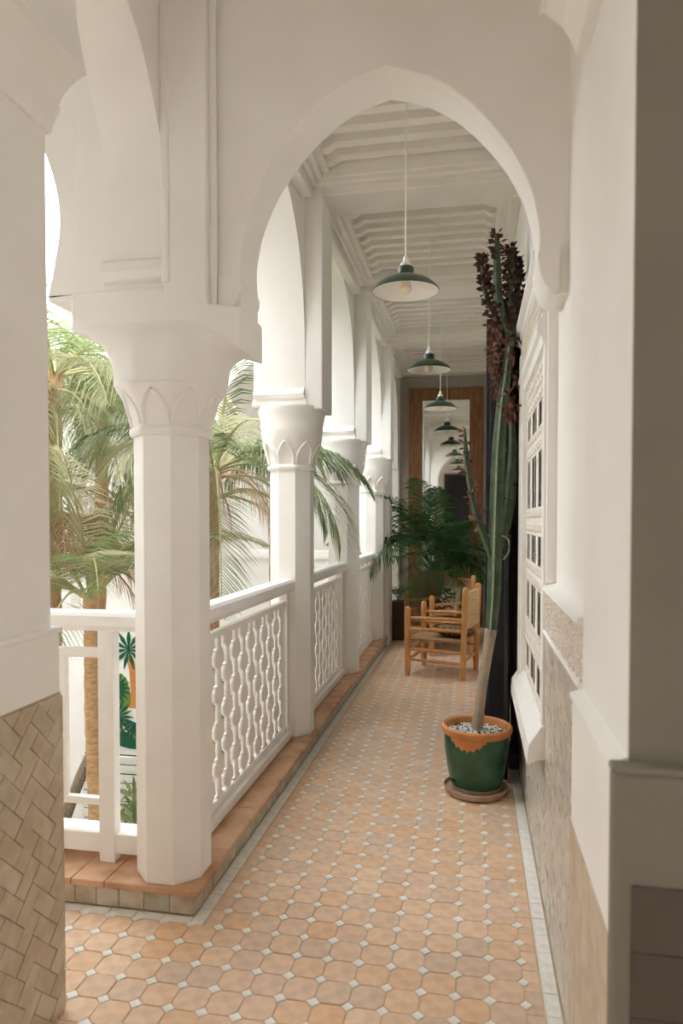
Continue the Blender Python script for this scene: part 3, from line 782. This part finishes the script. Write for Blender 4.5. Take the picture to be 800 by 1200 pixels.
# pale areole ridge along the front rib
mb = MB()
rib_pts = []
for i, s_ in enumerate(secs):
    best = min(s_, key=lambda q: q.y)
    rib_pts.append((best.x+.0, best.y-.001, best.z))
mb.tube(rib_pts, .0055, 6); mb.build('rib_ridge', 'cactusrib', pc, smooth=True)
mb = MB(); rnd = random.Random(9)
for i, s_ in enumerate(secs):
    c = P[i]
    for q in s_[::4]:
        d = (q-c).normalized()
        if (q-c).length > .029:
            e = q+d*.012+Vector((rnd.uniform(-.006,.006),rnd.uniform(-.006,.006),rnd.uniform(-.006,.006)))
            mb.tube([q-d*.004, e], [.0022,.0005], 4, cap=False)
tag(mb.build('spines', 'cactusrib', pc), kind='stuff')
branches = [
 ([px2m(582,662,.0),px2m(572,632,.01),px2m(562,603,.02),px2m(555,570,.02),px2m(550,535,.02),px2m(548,505,.02)], [.014,.020,.019,.017,.014,.006]),
 ([px2m(586,650,.02),px2m(597,610,.05),px2m(601,570,.06),px2m(603,530,.06),px2m(601,490,.06)], [.014,.026,.029,.024,.012]),
 ([px2m(598,415),px2m(600,385),px2m(597,360),px2m(599,330),px2m(598,305)], [.024,.022,.02,.018,.008]),
 ([px2m(597,400,-.01),px2m(588,378,-.02),px2m(584,350,-.02),px2m(583,320,-.02),px2m(583,290,-.02)], [.016,.02,.022,.019,.010]),
 ([px2m(592,390,.0),px2m(580,375,.02),px2m(571,352,.03),px2m(568,330,.03),px2m(566,310,.03)], [.012,.013,.012,.011,.006]),
 ([px2m(599,400,.03),px2m(606,370,.05),px2m(606,340,.05),px2m(604,315,.05)], [.016,.018,.016,.008]),
 ([px2m(590,470,.02),px2m(583,440,.04),px2m(588,405,.05),px2m(592,380,.05)], [.014,.02,.02,.012]),
]
def leafquad(mb, base, d, up, L, W):
    d = d.normalized(); s_ = d.cross(up)
    if s_.length < .1: s_ = d.orthogonal()
    s_.normalize(); n_ = s_.cross(d)
    p = [base, base+d*L*.45+s_*W+n_*.003, base+d*L, base+d*L*.45-s_*W+n_*.003, base+d*L*.5-n_*.004]
    mb.add(p, [(0,1,4),(1,2,4),(2,3,4),(3,0,4)])
rnd = random.Random(21)
for bi, (pts, rad) in enumerate(branches):
    secs, P = ribbed(pts, rad, 4, 20, tw=.3, depth=.4)
    br = MB().loft(secs).build('branch', 'cactus', pc, smooth=True, angle=80)
    mb = MB()
    cnt = {0:70, 1:14, 2:190, 3:120, 4:170, 5:190, 6:70}[bi]
    for k in range(cnt):
        i = rnd.randrange(2 if bi else 6, len(P)); q = rnd.choice(secs[i]); d = (q-P[i])
        if d.length < 1e-5: continue
        d = d.normalized()+Vector((rnd.uniform(-.4,.4), rnd.uniform(-.4,.4), rnd.uniform(-.2,.7)))
        leafquad(mb, q, d, Vector((rnd.uniform(-1,1),rnd.uniform(-1,1),rnd.uniform(-1,1))), rnd.uniform(.026,.046), rnd.uniform(.010,.016))
    tag(mb.build('leaves', 'redleaf' if bi else 'dryleaf', br), kind='stuff')
mb = MB()
for k in range(300):
    u = rnd.random()
    v = 400+u*95; c = 589+ (6 if v < 430 else 2)+rnd.gauss(0,6.5)-(u*4)
    if v > 470: c = 597+rnd.gauss(0,5)
    if k < 70: v = rnd.uniform(385,440); c = 579+rnd.gauss(0,2.5)
    b_ = Vector(px2m(c, v, rnd.uniform(-.04,.05))); d = Vector((rnd.uniform(-.7,.7), rnd.uniform(-.7,.5), rnd.uniform(-1.2,.2)))
    leafquad(mb, b_, d, Vector((rnd.uniform(-1,1),rnd.uniform(-1,1),.2)), rnd.uniform(.03,.06), rnd.uniform(.006,.012))
tag(mb.build('dried_leaves', 'dryleaf', pc), kind='stuff')
mb = MB(); mb.tube(smooth_curve([px2m(590,628,-.03),px2m(597,632,-.03),px2m(598,645,-.03),px2m(592,655,-.03)],4), .004, 5); mb.build('tendril', 'cactusrib', pc, smooth=True)

# ------------------------------------------------------------------ armchairs
def armchair(loc, rz, label):
    # local: faces -x; front posts at x=-.25, back posts at x=+.25
    t = empty('armchair', label, 'chair', loc, rz, 'low rustic wooden armchairs')
    def post(x, y, h, r=.026, lean=0.0):
        n = 7; pts = [(x+lean*k/n, y, h*k/n) for k in range(n+1)]+[(x+lean, y, h+.012), (x+lean, y, h+.02)]
        rr = [r*.82]+[r*(1+.04*math.sin(k*2.1)) for k in range(1,n+1)]+[r*.75, r*.3]
        MB().tube(pts, rr, 14).build('post', 'chair', t, smooth=True, angle=60)
    for s_ in (-1, 1):
        post(-.25, .245*s_, .60); post(.25, .245*s_, .79, lean=.02)
    def rung(a, b, r=.0145): MB().tube([a, tuple((a[i]+b[i])/2 for i in range(3)), b], [r*.85, r*1.1, r*.85], 10).build('rung', 'chair', t, smooth=True, angle=60)
    for s_ in (-1, 1):
        for z in (.14, .235): rung((-.25,.245*s_,z+.01), (.255,.245*s_,z))
        for z in (.42, .52): rung((-.25,.245*s_,z), (.262,.245*s_,z+.005), .0155)
    for z in (.13, .22): rung((-.25,-.245,z+.02), (-.25,.245,z+.02))
    for z in (.16,): rung((.252,-.245,z), (.252,.245,z))
    for z in (.45, .75): rung((.265,-.245,z), (.27,.245,z), .016)
    # woven seat: rails wrapped with cord, four triangular fields
    seat = MB(); N_ = 15
    for k in range(N_):
        d = .235*(1-k/N_); w_ = .0075
        for (a, b) in (((-d,-d),(d,-d)),((d,-d),(d,d)),((d,d),(-d,d)),((-d,d),(-d,-d))):
            pts = [(a[0]*1.04, a[1]*1.0, .335-.006*math.sin(PI*k/N_)), (b[0]*1.04, b[1]*1.0, .335-.006*math.sin(PI*k/N_))]
            seat.tube(pts, w_, 6)
    seat.box(-.24,-.23,.318,.24,.23,.332)
    so_ = tag(seat.build('woven_seat', 'rush', t, smooth=True), kind='stuff')
    # woven back, bulging between the back posts
    bk = MB()
    for k in range(19):
        z = .46+k*.0165; pts = []
        for j in range(9):
            yy = -.235+.47*j/8; pts.append((.275+.02*math.sin(PI*j/8)+(.006 if (j+k)%2 else -.004), yy, z-.006*math.cos(PI*j/8*2)))
        bk.tube(pts, .0092, 6)
    tag(bk.build('woven_back', 'rushsunlit', t, smooth=True), kind='stuff')
    return t
ch = armchair((-.272, 6.385, .0), math.radians(-13), 'rustic wooden armchair with woven rush seat in front, nearest the cactus pot')
ch2 = copy_tree(ch); ch2['label'] = 'rustic wooden armchair behind the front one, holding the zebra cushion'
ch2.location = (-.36, 7.50, 0); ch2.rotation_euler = (0,0,math.radians(37))
def cushion(name, m, label, loc, rot, sx, sz, sy=.06, stripe=None):
    t = empty(name, label, 'cushion', loc); t.rotation_euler = rot
    n = 14; secs = []
    vs = []; fs = []
    def hgt(u, v): return sy*max(0, (1-abs(u)**3.2)*(1-abs(v)**3.2))**.55
    for side in (1, -1):
        for i in range(n+1):
            for j in range(n+1):
                u, v = -1+2*i/n, -1+2*j/n
                k = 1-.05*(1-u*u)*abs(v)-.05*(1-v*v)*abs(u)
                vs.append((u*sx*k, side*hgt(u,v), v*sz*k))
    N1 = (n+1)**2
    for s_ in range(2):
        for i in range(n):
            for j in range(n):
                a = s_*N1+i*(n+1)+j; q = (a, a+1, a+n+2, a+n+1); fs.append(q if s_ == 0 else q[::-1])
    mb = MB(); mb.add(vs, fs); mb.build('cover', m, t, smooth=True, angle=80)
    if stripe:
        rnd = random.Random(4); mb = MB()
        for k in range(11):
            v0 = -.86+k*.165; pts = []; 
            for j in range(11):
                u = -.84+1.68*j/10; v = v0+.09*math.sin(u*5+k*1.7)+.18*u*(1 if k%2 else -.6)
                if abs(v) > .9: continue
                pts.append((u*sx, v*sz, u, v))
            for side in (1, -1):
                for j in range(len(pts)-1):
                    if rnd.random() < .14: continue
                    (x0,z0,u0,w0),(x1,z1,u1,w1) = pts[j], pts[j+1]
                    e = .0095
                    f = lambda u, v: side*(hgt(u,max(-1,min(1,v)))+.0018)
                    mb.add([(x0,f(u0,w0-e/sz),z0-e),(x1,f(u1,w1-e/sz),z1-e),(x1,f(u1,w1+e/sz),z1+e),(x0,f(u0,w0+e/sz),z0+e)], [(0,1,2,3)])
        mb.build('black_stripes', stripe, t)
    return t
cushion('cushion', 'zebrawhite', 'black and cream zebra-striped cushion on the rear armchair', (-.245, 7.585, .525), (math.radians(12), 0, math.radians(127)), .16, .155, .06, 'zebrablack')
cushion('cushion', 'brownfab', 'flat brown striped cushion on the seat of the front armchair', (-.17, 6.40, .385), (math.radians(86), math.radians(4), math.radians(-13)), .17, .19, .045)

# ------------------------------------------------------------------ palms
def frond(mb_r, mb_l, base, az, el0, el1, L, nl=26, ll=.30, wl=.012, droop=.5, spread=1.0, start=.18, rnd=random, twist=0.0, rr=.008, vee=.35, power=1.0, roll=0.0):
    N_ = 14; p = Vector(base); pts = [p.copy()]; tans = []
    for i in range(N_):
        t = (i+.5)/N_; el = el0+(el1-el0)*t**power; a = az+twist*t
        d = Vector((math.cos(el)*math.cos(a), math.cos(el)*math.sin(a), math.sin(el))); tans.append(d)
        p = p+d*(L/N_); pts.append(p.copy())
    mb_r.tube(pts, [rr*(1-.8*i/N_) for i in range(N_+1)], 5, cap=False)
    for k in range(nl):
        t = start+(1-start)*(k+.5)/nl; q = t*N_; i = min(int(q), N_-1); c = pts[i].lerp(pts[i+1], q-i); d = tans[i]
        side = d.cross(Vector((0,0,1)))
        if side.length < .05: side = Vector((math.sin(az),-math.cos(az),0))
        side.normalize(); up = side.cross(d)
        if roll: side, up = side*math.cos(roll)+up*math.sin(roll), up*math.cos(roll)-side*math.sin(roll)
        prof = (math.sin(PI*min(1,(t-start)/(1-start)*.86+.14))**.55)
        for s_ in (-1, 1):
            l = ll*prof*rnd.uniform(.85,1.12)
            fwd = .45+.9*((t-start)/(1-start))
            dd = (side*s_*spread+d*fwd+up*vee+Vector((rnd.uniform(-.10,.10),rnd.uniform(-.10,.10),rnd.uniform(-.1,.1)))).normalized()
            m1 = c+dd*l*.5+Vector((0,0,-droop*l*.12)); e = c+dd*l*.93+Vector((0,0,-droop*l*.55))
            wv = (d*.9+up*.3).normalized()*wl*.5
            mb_l.add([c-wv*.5, c+wv*.5, m1+wv, m1-wv, e], [(0,1,2,3),(3,2,4)])
def palm_part(parent, name, m, mr, *a, **k):
    r, l = MB(), MB(); frond(r, l, *a, **k)
    o = r.build(name, mr, parent, smooth=True); tag(l.build('leaflets', m, o), kind='stuff'); return o

# potted kentia behind the chairs
kp = empty('potted_palm', 'dark green kentia palm in a tall woven basket before the mirror', 'plant', (-.43, 8.27, 0))
bkt = [(.15,.0),(.16,.02),(.172,.3),(.178,.6),(.172,.76)]
mb = MB(); secs = []
for k in range(40):
    z = .78*k/39; r = .155+.025*math.sin(PI*min(1,z/.85))
    secs.append([((r+.004*(1 if (j+k//2)%2 else -1))*math.cos(2*PI*j/48), (r+.004*(1 if (j+k//2)%2 else -1))*math.sin(2*PI*j/48), z) for j in range(48)])
mb.loft(secs); mb.build('basket', 'basket', kp, smooth=True, angle=80)
mb = MB(); mb.tube([(.172*math.cos(2*PI*k/32), .172*math.sin(2*PI*k/32), .785+.006*math.sin(k*2.5)) for k in range(33)], .017, 8, cap=False); mb.build('basket_rim', 'basket', kp, smooth=True)
MB().lathe([(.165,.74),(.0,.75)], n=24, cap=False).build('soil', 'soil', kp)
rnd = random.Random(12)
spec = [ # az(deg), el0, el1, L
 (180,78,-25,1.25),(205,74,-40,1.3),(160,70,-30,1.2),(225,66,-60,1.25),(250,76,-55,1.15),(275,64,-72,1.2),(300,70,-62,1.2),(325,70,-48,1.2),(350,74,-30,1.1),(20,78,-10,1.1),
 (60,82,25,1.3),(100,84,35,1.35),(130,80,10,1.3),(265,86,15,1.35),(235,84,0,1.3),(310,84,10,1.25),(195,56,-66,1.2),(215,50,-80,1.15),(285,52,-82,1.1),(330,54,-68,1.1),(185,62,-55,1.25),(250,46,-84,1.0),(10,60,-45,.95),(345,62,-58,1.1),
 (200,80,-15,1.3),(290,78,-30,1.25),(240,70,-66,1.2),(270,76,-60,1.25),(255,60,-80,1.15),(320,64,-70,1.15),(215,72,-50,1.3),(305,58,-78,1.1)]
for az, e0, e1, L in spec:
    L *= 1.12
    if math.cos(math.radians(az)) > .3: L *= .66
    if math.sin(math.radians(az)) > .5: L *= .85
    a = math.radians(az+rnd.uniform(-8,8)); r0 = .04
    palm_part(kp, 'frond', 'kentia', 'kentia', (r0*math.cos(a), r0*math.sin(a), .76), a, math.radians(e0), math.radians(e1), L*rnd.uniform(.92,1.1), nl=34, ll=.36, wl=.016, droop=.7, start=.30, rnd=rnd, rr=.006, vee=.2)
pb = empty('planter_box', 'dark brown planter box at the end of the step, by the end pier', 'planter', (-.865, 8.14, 0))
MB().prism([(-.075,-.13),(.075,-.13),(.075,.13),(-.075,.13)], 'z', 0, .44).build('box', 'planter', pb, bevel=.006)
box('soil', 'soil', -.065, -.12, .435, .065, .12, .445, pb)
for k in range(7):
    a = rnd.uniform(0, 2*PI)
    palm_part(pb, 'frond', 'kentia', 'kentia', (0,0,.44), a, math.radians(75), math.radians(-20), .34, nl=12, ll=.12, wl=.012, droop=.6, start=.25, rnd=rnd, rr=.004)

# ------------------------------------------------------------------ courtyard shell
ZG = -3.0
structure(box('floor', 'paving', -6.4, 2.5, ZG-.2, -1.2, 7.8, ZG))
structure(box('wall_courtyard_right', 'plaster', -1.275, 2.56, ZG, -1.1, 7.9, -.2))
structure(box('wall_courtyard_near', 'plaster', -6.4, 2.3, ZG, -1.1, 2.555, -.3))
structure(box('wall_courtyard_far', 'plaster', -6.4, 7.72, ZG, -1.28, 7.9, .1))
loop = [(-1.28,3.46),(-1.28,2.05),(-1.42,2.05)]+arch_loop(-2.2,A_ARC)+[(-2.96,2.05),(-3.2,2.05)]+arch_loop(-3.98,A_ARC)+[(-4.72,2.05),(-4.98,2.05)]+arch_loop(-5.72,[(d*.85,z) for d,z in A_ARC])+[(-6.4,2.05),(-6.4,3.46)]
structure(MB().prism(loop, 'y', 7.70, 7.92).build('wall_courtyard_far', 'plaster'))
structure(box('wall_courtyard_left', 'plaster', -6.62, .8, ZG, -6.4, 9.4, 4.3))
structure(box('trim_2', 'plaster', -6.4, 7.66, 3.44, -1.2, 7.95, 4.0))
structure(box('trim_3', 'plaster', -1.32, 2.3, 3.46, -1.1, 7.95, 4.0))
structure(box('trim_4', 'plaster', -6.4, 2.3, 3.46, -1.3, 2.56, 4.0))
G2 = 'white columns across the courtyard'
column(-3.08, 7.81, 'white column across the courtyard behind the leftmost palm fronds', group=G2)
column(-4.85, 7.81, 'white column in the far left corner across the courtyard', group=G2)
column(-1.42, 7.81, 'white column in the far right corner of the courtyard, behind the railings', group=G2)
t = empty('railing', 'solid white parapet railing across the courtyard', 'railing', (-6.2, 7.80, .1))
box('handrail', 'paint', 0, -.05, .86, 4.68, .05, .94, t, .004)
box('panel', 'paint', 0, -.02, .02, 4.68, .02, .84, t)
# ------------------------------------------------------------------ behind the camera
structure(box('wall_back', 'plaster_end', -6.4, -2.4, 0, 1.35, -2.2, 3.46))
structure(MB().prism([(-2.4,0),(-1.85,0),(-1.85,2.5),(-1.72,2.8),(-1.35,3.1),(-.85,3.2),(-.35,3.1),(.02,2.8),(.15,2.5),(.15,0),(1.25,0),(1.25,3.46),(-2.4,3.46)], 'x', -1.45, -1.15).build('wall_back_left', 'plaster'))  # arched opening is added, out of view, to bring daylight onto near surfaces
structure(box('floor', 'paving', -6.4, -2.4, -.3, -1.0, .8, -.006))
structure(box('wall_back_right', 'plaster', 1.25, -2.2, 0, 1.35, 1.75, 3.46))
structure(box('wall_gallery_back', 'plaster', -6.4, .8, 0, -1.6, .95, 3.46))
d2 = structure(box('door_2', 'hole', -.85, -2.21, 0, .75, -2.18, 2.75)); d2['label'] = 'dark doorway behind the camera'

# ------------------------------------------------------------------ courtyard palms
rnd = random.Random(33)
def trunk_mesh(pts, r0, r1, rings=16):
    P = smooth_curve(pts, max(2, rings//(len(pts)-1))); n = 14; m = len(P); secs = []
    for i, p in enumerate(P):
        f = i/(m-1); r = r0+(r1-r0)*f
        for dz, k in ((0,1.06),(.55,.94)):
            q = Vector(p)
            if i < m-1: q = q.lerp(Vector(P[i+1]), dz)
            secs.append([(q.x+r*k*(1+.05*math.sin(j*2.7+i))*math.cos(2*PI*j/n), q.y+r*k*(1+.05*math.sin(j*2.7+i))*math.sin(2*PI*j/n), q.z+.012*math.sin(j*1.7+i*2)) for j in range(n)])
    return MB().loft(secs)
def palm(label, base, crown, r, spec, name='palm_tree', tm='trunk', group='palm trees in the courtyard'):
    t = empty(name, label, 'palm', base, group=group)
    h = Vector(crown)-Vector(base)
    trunk_mesh([(0,0,0), tuple(h*.35+Vector((.03,0,0))), tuple(h*.7), tuple(h)], r*1.15, r, 24).build('trunk', tm, t, smooth=True, angle=50)
    for (az, e0, e1, L, m, kw) in spec:
        a = math.radians(az); kw = dict(kw); dz = kw.pop('dz', 0); k = dict(nl=54, ll=.42, wl=.012, droop=.6, start=.16, rnd=rnd, rr=.013); k.update(kw)
        palm_part(t, 'frond', m, 'rachis' if m != 'palmdry' else 'palmdry', tuple(h+Vector((r*.6*math.cos(a), r*.6*math.sin(a), -.03-dz))), a, math.radians(e0), math.radians(e1), L, **k)
    return t
# palm 1: thin ringed trunk, crown just above the plain railing
sp = []
for az in range(0, 360, 30):
    sp.append((az+rnd.uniform(-10,10), rnd.uniform(35,70), rnd.uniform(-50,0), rnd.uniform(1.0,1.5), rnd.choice(['palmgreen','palmgreen','palmpale']), {}))
sp += [(-25, 60, 48, 1.75, 'palmgreen', dict(nl=46, ll=.62, roll=1.45, droop=.9)), (170, 62, 20, 1.4, 'palmgreen', dict(roll=1.3)), (-70, 72, 30, 1.3, 'palmpale', dict(roll=.6)), (100, 70, 10, 1.5, 'palmpale', dict(roll=.8)), (-30, 60, -20, 1.3, 'palmgreen', {}), (-110, 40, -45, 1.2, 'palmpale', {}), (-75, 30, -60, 1.1, 'palmgreen', {}), (-140,50,-40,1.1,'palmgreen',{})]
palm('slender palm with ringed tan trunk rising behind the plain railing', (-2.69, 4.62, ZG), (-2.73, 4.62, .85), .047, sp)
# palm 2: taller, dried brown skirt, leftmost
sp = []
for az in range(0, 360, 13):
    sp.append((az+rnd.uniform(-8,8), rnd.uniform(15,82), rnd.uniform(-85,-30), rnd.uniform(1.2,1.8), rnd.choice(['palmgreen','palmpale','palmgreen']), dict(ll=.5, droop=1.1)))
for az in range(0, 360, 13):
    sp.append((az+rnd.uniform(-8,8), rnd.uniform(-10,25), rnd.uniform(-95,-80), rnd.uniform(.8,1.3), 'palmdry', dict(ll=.30, droop=1.0, nl=34, dz=rnd.uniform(.8,1.35), wl=.009)))
for az in range(-135, -20, 9):
    sp.append((az+rnd.uniform(-5,5), rnd.uniform(-10,30), rnd.uniform(-92,-80), rnd.uniform(.9,1.4), rnd.choice(['palmgreen','palmpale','palmgreen']), dict(ll=.34, droop=1.1, nl=60, wl=.010, dz=rnd.uniform(0,.35))))
palm('tall palm with dried orange fronds hanging at its trunk, leftmost in the courtyard', (-3.36, 5.0, ZG), (-3.24, 5.0, 2.55), .065, sp, tm='husk')
# palm 3: between corner column and second column
sp = []
for az in range(0, 360, 28):
    sp.append((az+rnd.uniform(-9,9), rnd.uniform(25,78), rnd.uniform(-85,-45), rnd.uniform(1.0,1.5), rnd.choice(['palmdark','palmgreen','palmpale']), dict(ll=.42, droop=1.0)))
for az in range(0, 360, 22):
    sp.append((az+rnd.uniform(-9,9), rnd.uniform(0,40), rnd.uniform(-95,-82), rnd.uniform(.55,.95), rnd.choice(['palmpale','palmdry','palmpale']), dict(ll=.26, droop=1.2, nl=34, wl=.008, dz=rnd.uniform(0,.3))))
sp += [(-66, 35, -86, 1.5, 'palmdark', dict(ll=.36, nl=56, power=.45, vee=.1, droop=.3)), (-45, 74, 62, 1.5, 'palmdark', dict(ll=.4)), (-20, 30, -80, 1.3, 'palmdark', {}), (-100, 20, -88, 1.0, 'palmpale', dict(droop=1.3)), (200, 20, -88, 1.0, 'palmpale', dict(droop=1.3))]
palm('palm with shaggy fibrous trunk right of the corner column', (-2.06, 5.15, ZG), (-1.98, 5.15, 1.80), .05, sp, tm='husk')
# palm 4: far one seen above between columns two and three
sp = [(az+rnd.uniform(-9,9), rnd.uniform(20,70), rnd.uniform(-88,-50), rnd.uniform(.5,.75), rnd.choice(['palmdark','palmgreen']), dict(ll=.30, droop=1.0)) for az in range(0,360,40)]
palm('small palm farthest back, partly behind the second column', (-1.86, 6.4, ZG), (-1.86, 6.4, 1.95), .045, sp, tm='husk')
sp = [(az+rnd.uniform(-9,9), rnd.uniform(15,80), rnd.uniform(-85,-40), rnd.uniform(1.1,1.6), rnd.choice(['palmgreen','palmpale','palmgreen','palmdark']), dict(ll=.5, droop=1.1)) for az in range(0,360,11)]
palm('full feathery palm at the back, left of the corner column', (-3.78, 6.4, ZG), (-3.62, 6.4, 2.5), .06, sp, tm='husk')
# low fan plants near the courtyard floor
def fanplant(label, loc, n, h, m, L, group='low plants on the courtyard ground'):
    t = empty('fan_plant', label, 'plant', loc, group=group)
    for k in range(n):
        a = rnd.uniform(0, 2*PI); b = rnd.uniform(.15,.6); tip = Vector((math.cos(a)*b*h*.5, math.sin(a)*b*h*.5, h*rnd.uniform(.45,1)))
        o = MB().tube([(0,0,0), tuple(tip*.5+Vector((0,0,.1))), tuple(tip)], .012, 5).build('stalk', 'rachis', t, smooth=True)
        l = MB(); nrm = Vector((math.cos(a)*.6, math.sin(a)*.6-.5, .5)).normalized(); u = nrm.orthogonal().normalized(); v = nrm.cross(u)
        for q in range(13):
            c = 2*PI*q/13*.86; d = u*math.cos(c)+v*math.sin(c)+nrm*-.15
            w_ = (u*-math.sin(c)+v*math.cos(c))*.022
            l.add([tip, tip+d*L*.5+w_, tip+d*L+Vector((0,0,-.04)), tip+d*L*.5-w_], [(0,1,2,3)])
        l.build('fan_leaf', m, o)
    return t
fanplant('dark fan palm shrub seen through the nearest carved railing', (-2.25, 6.6, ZG), 14, 2.6, 'palmdark', .36)
fanplant('bushy green shrub at the foot of the mural', (-3.62, 7.1, ZG), 16, 1.5, 'palmgreen', .3)
fanplant('low dark shrub right of the mural', (-2.85, 7.2, ZG), 12, 2.0, 'palmdark', .34)

# ------------------------------------------------------------------ mural on the far courtyard wall and planks below it
mu = empty('mural', 'painted jungle mural of palms on the far courtyard wall', 'mural', (-3.95, 7.72, -.62))
box('ground_coat', 'mwhite', -.55, -.012, -.75, .9, 0, .80, mu)
def flat(name, m, poly, y=-.016, parent=mu):
    return MB().prism(poly, 'y', y, -.008).build(name, m, parent)
def fan(cx, cz, R, m, n=9, a0=-20, a1=200, w_=.16, y=-.020):
    mb = MB()
    for k in range(n):
        a = math.radians(a0+(a1-a0)*k/(n-1)); d = (math.cos(a), math.sin(a)); s_ = (-d[1], d[0])
        mb.prism([(cx, cz), (cx+d[0]*R*.55+s_[0]*R*w_, cz+d[1]*R*.55+s_[1]*R*w_), (cx+d[0]*R, cz+d[1]*R), (cx+d[0]*R*.55-s_[0]*R*w_, cz+d[1]*R*.55-s_[1]*R*w_)], 'y', y-.0004*k, -.010)
    mb.build('painted_fan', m, mu)
tr = [(-.13,.38),(-.05,.38),(.0,.22),(.03,.0),(.0,-.25),(-.10,-.25),(-.08,-.02),(-.10,.2)]
flat('painted_trunk', 'morange', tr, -.0145)
mb = MB()
for k in range(7):
    z = .36-k*.085; x0 = -.115+.018*k
    for j in range(2): mb.prism([(x0+j*.045, z), (x0+j*.045+.010, z), (x0+j*.045+.040, z-.055), (x0+j*.045+.030, z-.055)], 'y', -.0155, -.010)
mb.build('painted_scales', 'morangeline', mu)
flat('painted_leaf', 'mmid', [(-.30,.06),(-.26,.14),(-.20,.17),(-.13,.10),(-.09,-.05),(-.08,-.2),(-.14,-.28),(-.20,-.26),(-.27,-.12)], -.0160)
fan(-.10, .46, .25, 'mgreen', 11, -75, 255, .10)
fan(-.27, -.02, .20, 'mgreen', 9, -80, 90, .08, -.022)
fan(-.25, -.36, .21, 'mgreen', 9, -70, 120, .08, -.024)
fan(-.02, -.42, .22, 'mgreen', 11, -190, 20, .08, -.026)
fan(.30, .30, .28, 'mgreen', 11, -60, 240, .10)
fan(.55, -.2, .28, 'mmid', 11, -40, 220, .10)
flat('painted_trunk', 'morange', [(.26,.2),(.34,.2),(.40,-.2),(.38,-.75),(.28,-.75),(.31,-.2)], -.0145)
flat('painted_leaf', 'mgreen', [(-.32,-.62),(-.2,-.52),(-.05,-.58),(.1,-.74),(-.1,-.74),(-.28,-.70)], -.017)
flat('painted_leaf', 'mmid', [(-.15,-.50),(0,-.52),(.12,-.66),(.05,-.66),(-.06,-.6)], -.018)
flat('painted_trunk', 'morange', [(-.36,-.25),(-.29,-.25),(-.18,-.55),(-.26,-.58),(-.36,-.5)], -.0145)
pk = empty('plank_cladding', 'white horizontal planks below the mural', 'cladding', (-3.9, 7.70, ZG))
for k in range(14):
    box('plank', 'plank', -.75, -.05, .01+k*.112, .9, -.02, .104+k*.112, pk, .004)
box('backing', 'hole', -.74, -.022, .005, .89, .015, 1.56, pk)
lg = tag(MB().tube(smooth_curve([(-4.75,6.9,ZG),(-4.55,6.9,-2.3),(-4.2,6.9,-1.4),(-3.95,6.92,-.9)],4), [.10,.09,.08,.07,.07,.065,.065,.06,.06,.055,.055,.05,.05], 9).build('leaning_branch', 'bark', smooth=True), 'grey-brown branch leaning left of the ringed palm trunk', 'branch')
lg2 = tag(MB().tube(smooth_curve([(-4.75,6.3,ZG),(-4.8,6.3,-2.2),(-4.55,6.35,-1.5),(-4.62,6.3,-.4),(-4.5,6.3,.6)],4), [.12]*6+[.10]*6+[.07]*5, 9).build('bare_trunk', 'bark', smooth=True), 'crooked bare trunk beside the left pier behind the plain railing', 'tree')
